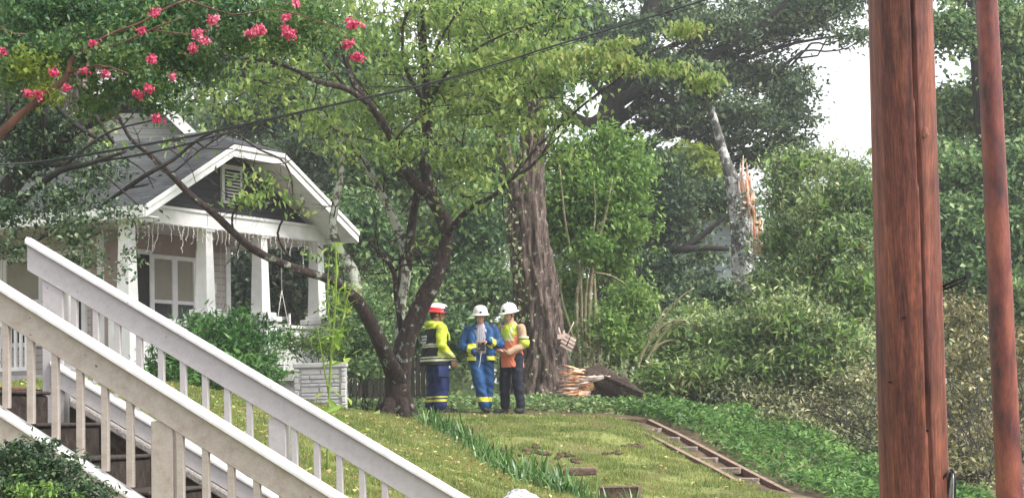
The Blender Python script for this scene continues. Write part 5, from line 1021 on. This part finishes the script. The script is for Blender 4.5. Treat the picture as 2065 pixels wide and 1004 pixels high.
# tall weed
b = P(662, 940, 20); o = np.array([b[0], b[1], G(b[0], b[1])]); r = empty('tall_weed', o); tag(r, 'tall yellow-green weed with narrow upright leaves, just behind the far railing', 'plant'); rs = np.random.RandomState(15)
q = MB(); stems = [[(660, 960, 20, 6), (662, 830, 20, 5), (668, 720, 20, 5), (676, 620, 20, 4), (678, 540, 20, 4), (676, 490, 20, 3)], [(668, 720, 20, 4), (690, 650, 20, 4), (700, 600, 20, 3), (712, 575, 20, 2)], [(664, 800, 20, 4), (650, 720, 20, 3), (640, 660, 20, 2)], [(670, 700, 20, 3), (660, 600, 20, 3), (664, 520, 20, 2)]]
px_tubes(q, o, stems, 6); q.build('stem', leafmat('weed_stem', [(.2, .3, .05), (.3, .4, .1)]), r)
pc = []
for s_ in stems:
    sp_, _ = spline([P(*a[:3]) for a in s_], [1] * len(s_), 8)
    for p in sp_[6:]:
        for _ in range(2): pc.append(p + rs.randn(3) * np.array([.05, .05, .03]))
leaves('leaves', np.array(pc) - o, .11, .018, M['lf_weed'], r, rs, -.6, .5, .2, .3)
pc = [P(rs.normal(690, 26), rs.normal(870, 28), 19.8) for _ in range(26)] + [P(rs.normal(690, 18), rs.normal(700, 20), 19.9) for _ in range(8)]
leaves('broad_leaves', np.array(pc) - o, .2, .07, M['lf_weed'], r, rs, .0, .4, .2, .5)
# ------------------------------------------------------------------ people
def fuse(name, build, voxel, mats, parent, matf=None, smooth=2, wrinkle=0.0, seed=0, disp_scale=.08):
    mb = MB(); build(mb); me = bpy.data.meshes.new(name + '_src'); me.from_pydata(mb.v, [], mb.f); me.update()
    t = bpy.data.objects.new(name + '_src', me); COL.objects.link(t)
    m = t.modifiers.new('r', 'REMESH'); m.mode = 'VOXEL'; m.voxel_size = voxel
    if smooth: m2 = t.modifiers.new('s', 'SMOOTH'); m2.iterations = smooth; m2.factor = .5
    dg = bpy.context.evaluated_depsgraph_get(); ev = t.evaluated_get(dg); nm = bpy.data.meshes.new_from_object(ev, depsgraph=dg)
    bpy.data.objects.remove(t)
    nm.name = name; nm.materials.clear()
    for q in mats: nm.materials.append(q)
    n = len(nm.vertices); co = np.empty(n * 3, np.float32); nm.vertices.foreach_get('co', co); co = co.reshape(-1, 3)
    if wrinkle:
        no = np.empty(n * 3, np.float32); nm.vertices.foreach_get('normal', no); no = no.reshape(-1, 3); ph = seed * 1.7
        w_ = np.sin(co[:, 2] / disp_scale * 3 * (1 + .3 * np.sin(co[:, 0] * 9)) + 4 * np.sin(co[:, 0] * 13 + ph + co[:, 2] * 4) + 3 * np.sin(co[:, 1] * 15 + ph)) * .5 + np.sin(co[:, 0] * 37 + co[:, 2] * 24 + ph + 2 * np.sin(co[:, 2] * 17)) * .5
        co = co + no * (w_ * wrinkle)[:, None]; nm.vertices.foreach_set('co', co.astype(np.float32).ravel())
    m_ = len(nm.polygons); ct = np.empty(m_ * 3, np.float32); nm.polygons.foreach_get('center', ct); ct = ct.reshape(-1, 3)
    if matf: nm.polygons.foreach_set('material_index', np.array([matf(*c) for c in ct], dtype=np.int32))
    nm.polygons.foreach_set('use_smooth', np.ones(m_, dtype=bool)); nm.update()
    o = bpy.data.objects.new(name, nm); COL.objects.link(o); o.parent = parent; return o
def capsule(mb, a, b, r0, r1, seg=14, sx=1.0):
    a = np.array(a, float); b = np.array(b, float); t = nrm(b - a); pts = []; rr = []
    for k in range(5): an = math.pi / 2 * k / 5; pts.append(a - t * r0 * math.cos(an)); rr.append(max(r0 * math.sin(an), r0 * .05))
    for k in range(5): f = k / 4; pts.append(a * (1 - f) + b * f); rr.append(r0 * (1 - f) + r1 * f)
    for k in range(1, 6): an = math.pi / 2 * k / 5; pts.append(b + t * r1 * math.sin(an)); rr.append(max(r1 * math.cos(an), r1 * .05))
    mb.tube(pts, rr, seg)
def loft(mb, rings, seg=28):
    """rings: (x, y, z, rx, ry) bottom to top, closed"""
    V = []; n = len(rings)
    for (x, y, z, rx, ry) in rings:
        for k in range(seg): a = 2 * math.pi * k / seg; ca, sa = math.cos(a), math.sin(a); V.append((x + rx * math.copysign(abs(ca) ** .85, ca), y + ry * math.copysign(abs(sa) ** .85, sa), z))
    Fs = [(i * seg + k, i * seg + (k + 1) % seg, (i + 1) * seg + (k + 1) % seg, (i + 1) * seg + k) for i in range(n - 1) for k in range(seg)]
    mb.add(V, Fs + [tuple(range(seg))[::-1], tuple((n - 1) * seg + k for k in range(seg))])
def ell(mb, c, r, rot=None, nu_=20, nv_=12):
    V = []
    for i in range(nv_ + 1):
        f = math.pi * i / nv_
        for j in range(nu_): a = 2 * math.pi * j / nu_; V.append((max(math.sin(f), .02) * math.cos(a) * r[0], max(math.sin(f), .02) * math.sin(a) * r[1], math.cos(f) * r[2]))
    V = np.array(V)
    if rot is not None: V = V @ np.array(rot).T
    V = V + np.array(c); mb.add(V, [(i * nu_ + j, (i + 1) * nu_ + j, (i + 1) * nu_ + (j + 1) % nu_, i * nu_ + (j + 1) % nu_) for i in range(nv_) for j in range(nu_)] + [tuple(range(nu_)), tuple(nv_ * nu_ + k for k in range(nu_))[::-1]])
def rotz(a): c, s = math.cos(a), math.sin(a); return np.array([[c, -s, 0], [s, c, 0], [0, 0, 1]])
def rotx(a): c, s = math.cos(a), math.sin(a); return np.array([[1, 0, 0], [0, c, -s], [0, s, c]])
def hand(mb, w, d, pn, side, curl=.5):
    """w wrist, d pointing direction, pn palm normal, side +1/-1 for the thumb side"""
    w = np.array(w, float); d = nrm(d); pn = nrm(np.array(pn) - d * np.dot(pn, d)); s = np.cross(d, pn) * side
    for k in (-.028, -.010, .010, .028): capsule(mb, w + s * k * .8 + d * .012, w + d * .085 + s * k, .015, .013, 8)
    for k, L in zip((-.032, -.011, .011, .031), (.062, .080, .085, .075)):
        a = w + d * .09 + s * k; c1 = a + nrm(d * math.cos(curl * .5) + pn * math.sin(curl * .5)) * L * .5; c2 = c1 + nrm(d * math.cos(curl * 1.5) + pn * math.sin(curl * 1.5)) * L * .45
        capsule(mb, a, c1, .0095, .009, 8); capsule(mb, c1, c2, .009, .0075, 8)
    a = w + d * .03 + s * .03; b = a + nrm(d * .5 + s * .7 + pn * .4) * .045; c = b + nrm(d * .8 + s * .2 + pn * .5) * .035
    capsule(mb, a, b, .013, .0105, 8); capsule(mb, b, c, .0105, .008, 8)
def person(label, px, d, feet_py, scale, heading, J, build_clothes, head_yaw=0, head_pitch=.1):
    p = P(px, feet_py, d); z = G(p[0], p[1]); r = empty('person', (p[0], p[1], z - .005), heading); r.scale = (scale,) * 3; tag(r, label, 'person', 'rescue workers in helmets')
    Hc = np.array(J['head']); R = rotz(head_yaw) @ rotx(head_pitch)
    def head_pt(v): return Hc + R @ np.array(v)
    def body(mb):
        ell(mb, Hc + R @ np.array([0, .012, .03]), (.074, .094, .088), R); ell(mb, head_pt((0, -.018, -.045)), (.056, .07, .066), R); ell(mb, head_pt((0, -.05, -.088)), (.03, .03, .022), R)
        ell(mb, head_pt((0, -.095, -.012)), (.013, .018, .022), R); capsule(mb, head_pt((0, -.085, .03)), head_pt((0, -.102, -.014)), .010, .012, 8)
        ell(mb, head_pt((0, -.083, -.052)), (.024, .012, .008), R); ell(mb, head_pt((0, -.083, .035)), (.05, .014, .010), R)
        for s in (-1, 1): ell(mb, head_pt((s * .075, .012, -.005)), (.012, .022, .032), R); ell(mb, head_pt((s * .038, -.07, -.022)), (.02, .014, .018), R)
        capsule(mb, np.array(J['neck']) + [0, 0, -.03], head_pt((0, .015, -.05)), .060, .055)
        loft(mb, [(0, 0, J['hipz'] - .05, .13, .09), (0, 0, J['hipz'] + .06, .16, .105), (0, 0, J['hipz'] + .2, .14, .095), (0, 0, J['shz'] - .15, .165, .11), (0, 0, J['shz'], .15, .085), (J['neck'][0], J['neck'][1], J['neck'][2], .06, .055)])
        for s, k in ((-1, 'r'), (1, 'l')):
            sh, el, wr, hd_ = [np.array(q, float) for q in J['arm_' + k][:4]]
            capsule(mb, sh, el, .047, .038); capsule(mb, el, wr, .037, .025); hand(mb, wr, hd_, J['arm_' + k][4], J['arm_' + k][5], J['arm_' + k][6])
            hp, kn, an, to = [np.array(q, float) for q in J['leg_' + k]]
            capsule(mb, hp, kn, .078, .054); capsule(mb, kn, an, .052, .036); capsule(mb, an + [0, 0, -.03], to, .035, .028)
    fuse('body', body, .0085, [M['skin']], r, None, 1)
    bod = r.children[-1]
    # eyes, brows
    q = MB()
    for s in (-1, 1): ell(q, head_pt((s * .030, -.079, .012)), (.012, .007, .0065), R, 10, 6)
    q.build('eyes', M['house_white'], r); q = MB()
    for s in (-1, 1): ell(q, head_pt((s * .030, -.0855, .012)), (.005, .003, .005), R, 8, 6); capsule(q, head_pt((s * .015, -.091, .030)), head_pt((s * .047, -.082, .032)), .0045, .003, 6)
    q.build('pupils_and_brows', M['hair'], r)
    def hr(mb): ell(mb, head_pt((0, .028, .018)), (.082, .088, .085), R); ell(mb, head_pt((0, .06, -.035)), (.06, .04, .045), R)
    def hm(x, y, z): return 0
    fuse('hair', hr, .012, [M['hair']], r, None, 1)
    build_clothes(r, J, head_pt, R); return r
def helmet(r, head_pt, R, mats, matf=None, emblem=None):
    seg = 36; prof = [(.0, .205), (.045, .202), (.085, .188), (.113, .160), (.128, .125), (.134, .09), (.136, .068), (.165, .052), (.170, .048), (.165, .044), (.132, .058), (.125, .06)]
    q = MB(); V = []
    for (rr_, z) in prof:
        for k in range(seg):
            a = 2 * math.pi * k / seg; fr = 1.16 if True else 1; x = rr_ * math.cos(a) * .93; y = rr_ * math.sin(a) * 1.12
            if rr_ > .14 and math.sin(a) < -.3: y *= 1.08
            rid = .006 * (abs(math.cos(a)) < .12) * (rr_ < .13)
            V.append(head_pt((x, y + .01, z - .012 + rid)))
    n = len(prof); mi_ = []
    Fs = [(i * seg + k, i * seg + (k + 1) % seg, (i + 1) * seg + (k + 1) % seg, (i + 1) * seg + k) for i in range(n - 1) for k in range(seg)]
    q.add(V, Fs, 0, True)
    if matf:
        for idx_, f in enumerate(Fs):
            i = idx_ // seg; k = idx_ % seg; q.m[idx_] = matf(prof[i][1], 2 * math.pi * k / seg)
    h = q.build('helmet', mats, r)
    q = MB()
    for s in (-1, 1):
        q.tube([head_pt((s * .085, -.01, .05)), head_pt((s * .07, -.035, -.06)), head_pt((0, -.045, -.118))], [.005] * 3, 5)
    q.build('chin_strap', M['blackcloth'], h)
    if emblem:
        for (c, sz, mt) in emblem:
            q = MB(); ell(q, head_pt(c), sz, R, 10, 6); q.build('badge', M[mt], h)
    return h
def boots(r, J, mat='boot'):
    for k in ('r', 'l'):
        hp, kn, an, to = [np.array(q, float) for q in J['leg_' + k]]
        def bt(mb): capsule(mb, an + (kn - an) * .35, an + [0, 0, -.02], .062, .056); capsule(mb, an + [0, .0, -.045], to + [0, 0, .0], .05, .045); ell(mb, to + [0, 0, .0], (.052, .06, .042)); q0 = an * .5 + to * .5; ell(mb, (an[0], an[1], .045), (.05, .055, .045))
        fuse('boot', bt, .012, [M[mat]], r, lambda x, y, z: 0)
def trousers(r, J, mats, matf, rad=(.125, .098, .088), seed=1, name='trousers'):
    def tr(mb):
        for k in ('r', 'l'):
            hp, kn, an, to = [np.array(q, float) for q in J['leg_' + k]]
            capsule(mb, hp, kn, rad[0], rad[1]); capsule(mb, kn, an + (kn - an) * .12, rad[1], rad[2])
        loft(mb, [(0, 0, J['hipz'] - .08, .17, .125), (0, 0, J['hipz'] + .05, .185, .135), (0, 0, J['hipz'] + .14, .17, .125)])
    return fuse(name, tr, .013, mats, r, matf, 1, .008, seed)
def sleeves(mb, J, r0=.082, r1=.066, r2=.056, upto=.96):
    for k in ('r', 'l'):
        sh, el, wr = [np.array(q, float) for q in J['arm_' + k][:3]]
        capsule(mb, sh, el, r0, r1); capsule(mb, el, el + (wr - el) * upto, r1, r2)

# -- person 1: lime and black coat, turned towards the right
J1 = dict(head=(0, -.03, 1.635), neck=(0, -.005, 1.50), hipz=.93, shz=1.42,
  arm_r=[(-.215, .0, 1.40), (-.275, .03, 1.12), (-.245, -.14, .90), (.05, -.25, -.95), (.9, 0, 0), 1, .5],
  arm_l=[(.215, .0, 1.40), (.27, .03, 1.12), (.23, -.16, .92), (-.1, -.25, -.95), (-.9, 0, 0), -1, .5],
  leg_r=[(-.10, 0, .93), (-.125, -.03, .50), (-.135, .02, .09), (-.16, -.17, .045)], leg_l=[(.10, 0, .93), (.12, -.01, .50), (.13, .05, .09), (.15, -.13, .045)])
def c1(r, J, hp_, R):
    boots(r, J); trousers(r, J, [M['navy'], M['reflect_y']], lambda x, y, z: 1 if .205 < z < .245 or .262 < z < .292 else 0, seed=2)
    for s in (-1, 1):
        q = MB(); q.box((s * .225, -.01, .70), (.03, .16, .2)); q.build('cargo_pocket', M['navy'], r, bevel=.01)
    def coat(mb):
        loft(mb, [(0, .005, .80, .26, .215), (0, .005, .90, .255, .21), (0, 0, 1.10, .23, .18), (0, 0, 1.30, .225, .165), (0, 0, 1.42, .19, .12), (0, 0, 1.48, .11, .10), (0, 0, 1.525, .085, .085)])
        sleeves(mb, J); ell(mb, (0, .07, 1.48), (.12, .085, .07))
    def mf(x, y, z):
        if abs(x) > .235 and z > .93 and True: 
            return 0 if z > 1.02 else (2 if .97 < z < 1.0 else 0)
        if z > 1.40 or (z > 1.33 and y < .02): return 0
        if .865 < z < .90 or .915 < z < .94: return 2
        if y > .05:
            if 1.09 < z < 1.12 or 1.13 < z < 1.155: return 2
            return 1
        if y < -.12 and z > 1.20: return 0
        return 1
    fuse('coat', coat, .011, [M['lime'], M['blackcloth'], M['reflect']], r, mf, 1, .008, 3)
    q = MB()                                                   # faint lettering on the back
    for i, hh in enumerate((.0, .055, .11)):
        for j in range(5 - i % 2): q.box((-.09 + j * .045, .188 - i * .006, 1.18 + hh * .9), (.028, .006, .034))
    for j, x in enumerate((-.07, -.015, .04, .085)): pass
    q.build('back_lettering', M['lettering'], r)
    helmet(r, hp_, R, [M['helmet_white'], M['helmet_red'], M['blackcloth']], lambda z, a: (1 if math.sin(a) > -.35 else 2) if z < .13 else (2 if math.sin(a) < -.55 and z < .17 else 0))
    q = MB()
    for k in ('r',):
        w = np.array(J['arm_r'][2]); q.tube([w + [0, .02, .05], w + [0, -.005, -.02]], [.052, .05], 12)
    q.build('cuff', M['reflect'], r)
person('person in a lime-yellow and black coat with red and white helmet, facing right', 883, 33.9, 835, .985, math.radians(112), J1, c1, -.3, .12)
r1 = [o for o in COL.objects if o.name == 'person'][0]; r1.scale = (1.2, 1.2, .985)

# -- person 2: blue open coat, facing the camera
J2 = dict(head=(0, -.045, 1.63), neck=(0, -.01, 1.50), hipz=.93, shz=1.42,
  arm_r=[(-.215, .0, 1.40), (-.33, -.02, 1.13), (-.10, -.235, 1.03), (1, -.15, -.02), (0, .3, 1), 1, .9],
  arm_l=[(.215, .0, 1.40), (.33, -.03, 1.15), (.12, -.25, 1.20), (-1, -.1, -.02), (0, .2, -1), 1, .7],
  leg_r=[(-.10, 0, .93), (-.05, -.10, .51), (.035, -.06, .09), (.04, -.25, .05)], leg_l=[(.10, 0, .93), (.11, .03, .50), (.075, .16, .09), (.10, .02, .045)])
def c2(r, J, hp_, R):
    boots(r, J); trousers(r, J, [M['blue'], M['reflect_y']], lambda x, y, z: 1 if .185 < z < .27 else 0, seed=4)
    fuse('shirt', lambda mb: loft(mb, [(0, -.03, 1.0, .15, .12), (0, -.03, 1.2, .16, .125), (0, -.01, 1.40, .155, .105), (0, -.01, 1.49, .075, .075)]), .012, [M['plaid']], r)
    def coat(mb):
        for s in (-1, 1):
            loft(mb, [(s * .148, -.0, .88, .10, .175), (s * .145, 0, 1.05, .10, .165), (s * .14, 0, 1.25, .10, .15), (s * .14, .01, 1.40, .10, .115), (s * .085, .03, 1.50, .045, .07)])
        loft(mb, [(0, .10, .88, .2, .085), (0, .09, 1.1, .19, .075), (0, .08, 1.36, .18, .06), (0, .07, 1.47, .11, .05)])
        sleeves(mb, J, .086, .074, .062)
        for s in (-1, 1): capsule(mb, (s * .06, -.07, 1.42), (s * .075, .03, 1.53), .028, .03); capsule(mb, (s * .07, -.08, 1.42), (s * .085, -.13, 1.24), .022, .018)
    wr = np.array(J['arm_r'][2]); wl = np.array(J['arm_l'][2]); er = np.array(J['arm_r'][1]); el = np.array(J['arm_l'][1])
    def mf(x, y, z):
        p = np.array([x, y, z])
        for w, e in ((wr, er), (wl, el)):
            t = np.dot(p - e, w - e) / np.dot(w - e, w - e); dd = np.linalg.norm(p - (e + (w - e) * t))
            if .55 < t < .85 and dd < .1 and y < -.07: return 1
        if .885 < z < .955 and abs(x) > .09: return 1
        if 1.10 < z < 1.17 and -.23 < x < -.08 and y < -.1: return 1
        return 0
    fuse('coat', coat, .011, [M['blue'], M['reflect_y']], r, mf, 1, .008, 5)
    helmet(r, hp_, R, [M['helmet_white']], None, [((0, -.147, .085), (.022, .006, .016), 'blackcloth')])
r2 = person('person in open blue coat and blue trousers with yellow cuffs and white helmet', 973, 33.7, 829, .955, math.radians(2), J2, c2, .03, .14)
# held device with strap
hv = r2.matrix_world
RZ2 = rotz(math.radians(2)) * .955; loc2 = np.array(r2.location)
w2 = lambda v: loc2 + RZ2 @ np.array(v)
dv = empty('handheld_radio', tuple(w2((.0, -.27, 1.11)))); tag(dv, 'small dark handheld device with dangling strap held by the man in blue', 'radio')
q = MB(); q.box((0, 0, 0), (.11, .035, .13), 0, 0, rotx(-.4)); q.build('case', M['black'], dv, bevel=.006); q = MB(); q.tube([(.03, .0, .06), (.035, .01, .14)], [.006, .004], 6); q.build('antenna', M['black'], dv)
q = MB(); q.tube(*spline([(0, -.01, -.06), (-.015, -.03, -.16), (-.03, -.02, -.26), (-.05, -.0, -.33)], [.006] * 4, 4), 5); q.build('strap', M['lightcord'], dv)

# -- person 3: lime and orange vest over a tan sleeved shirt, turned towards the left
J3 = dict(head=(0, -.035, 1.635), neck=(0, -.005, 1.50), hipz=.93, shz=1.42,
  arm_r=[(-.215, .0, 1.40), (-.27, -.02, 1.12), (-.12, -.235, 1.05), (.8, -.3, .0), (0, .3, -1), -1, .7],
  arm_l=[(.215, .0, 1.40), (.265, .0, 1.12), (.13, -.25, 1.00), (-.75, -.4, .1), (0, .3, 1), -1, .7],
  leg_r=[(-.10, 0, .93), (-.125, -.04, .50), (-.15, .0, .09), (-.19, -.18, .045)], leg_l=[(.10, 0, .93), (.13, -.01, .50), (.15, .04, .09), (.19, -.12, .045)])
def c3(r, J, hp_, R):
    boots(r, J); trousers(r, J, [M['darknavy']], None, (.118, .09, .076), 6)
    fuse('shirt', lambda mb: (sleeves(mb, J, .078, .066, .052), loft(mb, [(0, 0, 1.0, .17, .125), (0, 0, 1.3, .185, .135), (0, 0, 1.42, .16, .10), (0, 0, 1.52, .075, .075)])), .011, [M['tan']], r, None, 1, .005, 7)
    def vest(mb): loft(mb, [(0, .02, .76, .19, .175), (0, .01, .92, .20, .165), (0, 0, 1.12, .195, .15), (0, 0, 1.30, .20, .15), (0, 0, 1.40, .175, .125), (0, 0, 1.47, .12, .09), (0, .01, 1.505, .085, .08)])
    def mf(x, y, z):
        if z < 1.19 or (z < 1.30 and abs(x) > .15): return 1
        if 1.205 < z < 1.24: return 2
        if abs(abs(x) - .10) < .022 and y < .0 and z < 1.45: return 2
        return 0
    fuse('safety_vest', vest, .011, [M['lime'], M['orange'], M['reflect']], r, mf, 1, .005, 8)
    el = np.array(J['arm_l'][1]); wl = np.array(J['arm_l'][2]); q = MB(); a = el + (wl - el) * -.18 + [0, 0, .10]; 
    q.tube([el + [0, 0, .14], el + [0, .0, .10]], [.084, .086], 14); q.build('arm_band', M['reflect'], r)
    q = MB(); q.tube([el + [0, .01, .085], el + [.0, .01, .03], el + [0, 0, -.03]], [.088, .092, .075], 14); q.build('elbow_panel', M['lime'], r)
    helmet(r, hp_, R, [M['helmet_white']], None, [((0.02, -.149, .085), (.030, .006, .022), 'darknavy')])
    q = MB(); q.tube([hp_((0, .0, .185)), hp_((0, .01, .215))], [.008, .006], 6); q.build('helmet_knob', M['helmet_white'], r)
r3 = person('person in lime and orange vest with tan sleeves, dark trousers and white helmet', 1034, 33.8, 836, .985, math.radians(-38), J3, c3, -.05, .2)

# ------------------------------------------------------------------ haze
hz = MB(); hz.bb(-460, 460, -70, 480, -1.5, 62); m, t_, b_ = newmat('haze'); t_.nodes.remove(b_)
pv = t_.nodes.new('ShaderNodeVolumePrincipled'); pv.inputs['Density'].default_value = .0010; pv.inputs['Color'].default_value = (.95, .98, 1, 1); pv.inputs['Anisotropy'].default_value = .2
t_.links.new(pv.outputs[0], t_.nodes['Material Output'].inputs['Volume']); o = hz.build('haze', m); tag(o, kind='stuff')
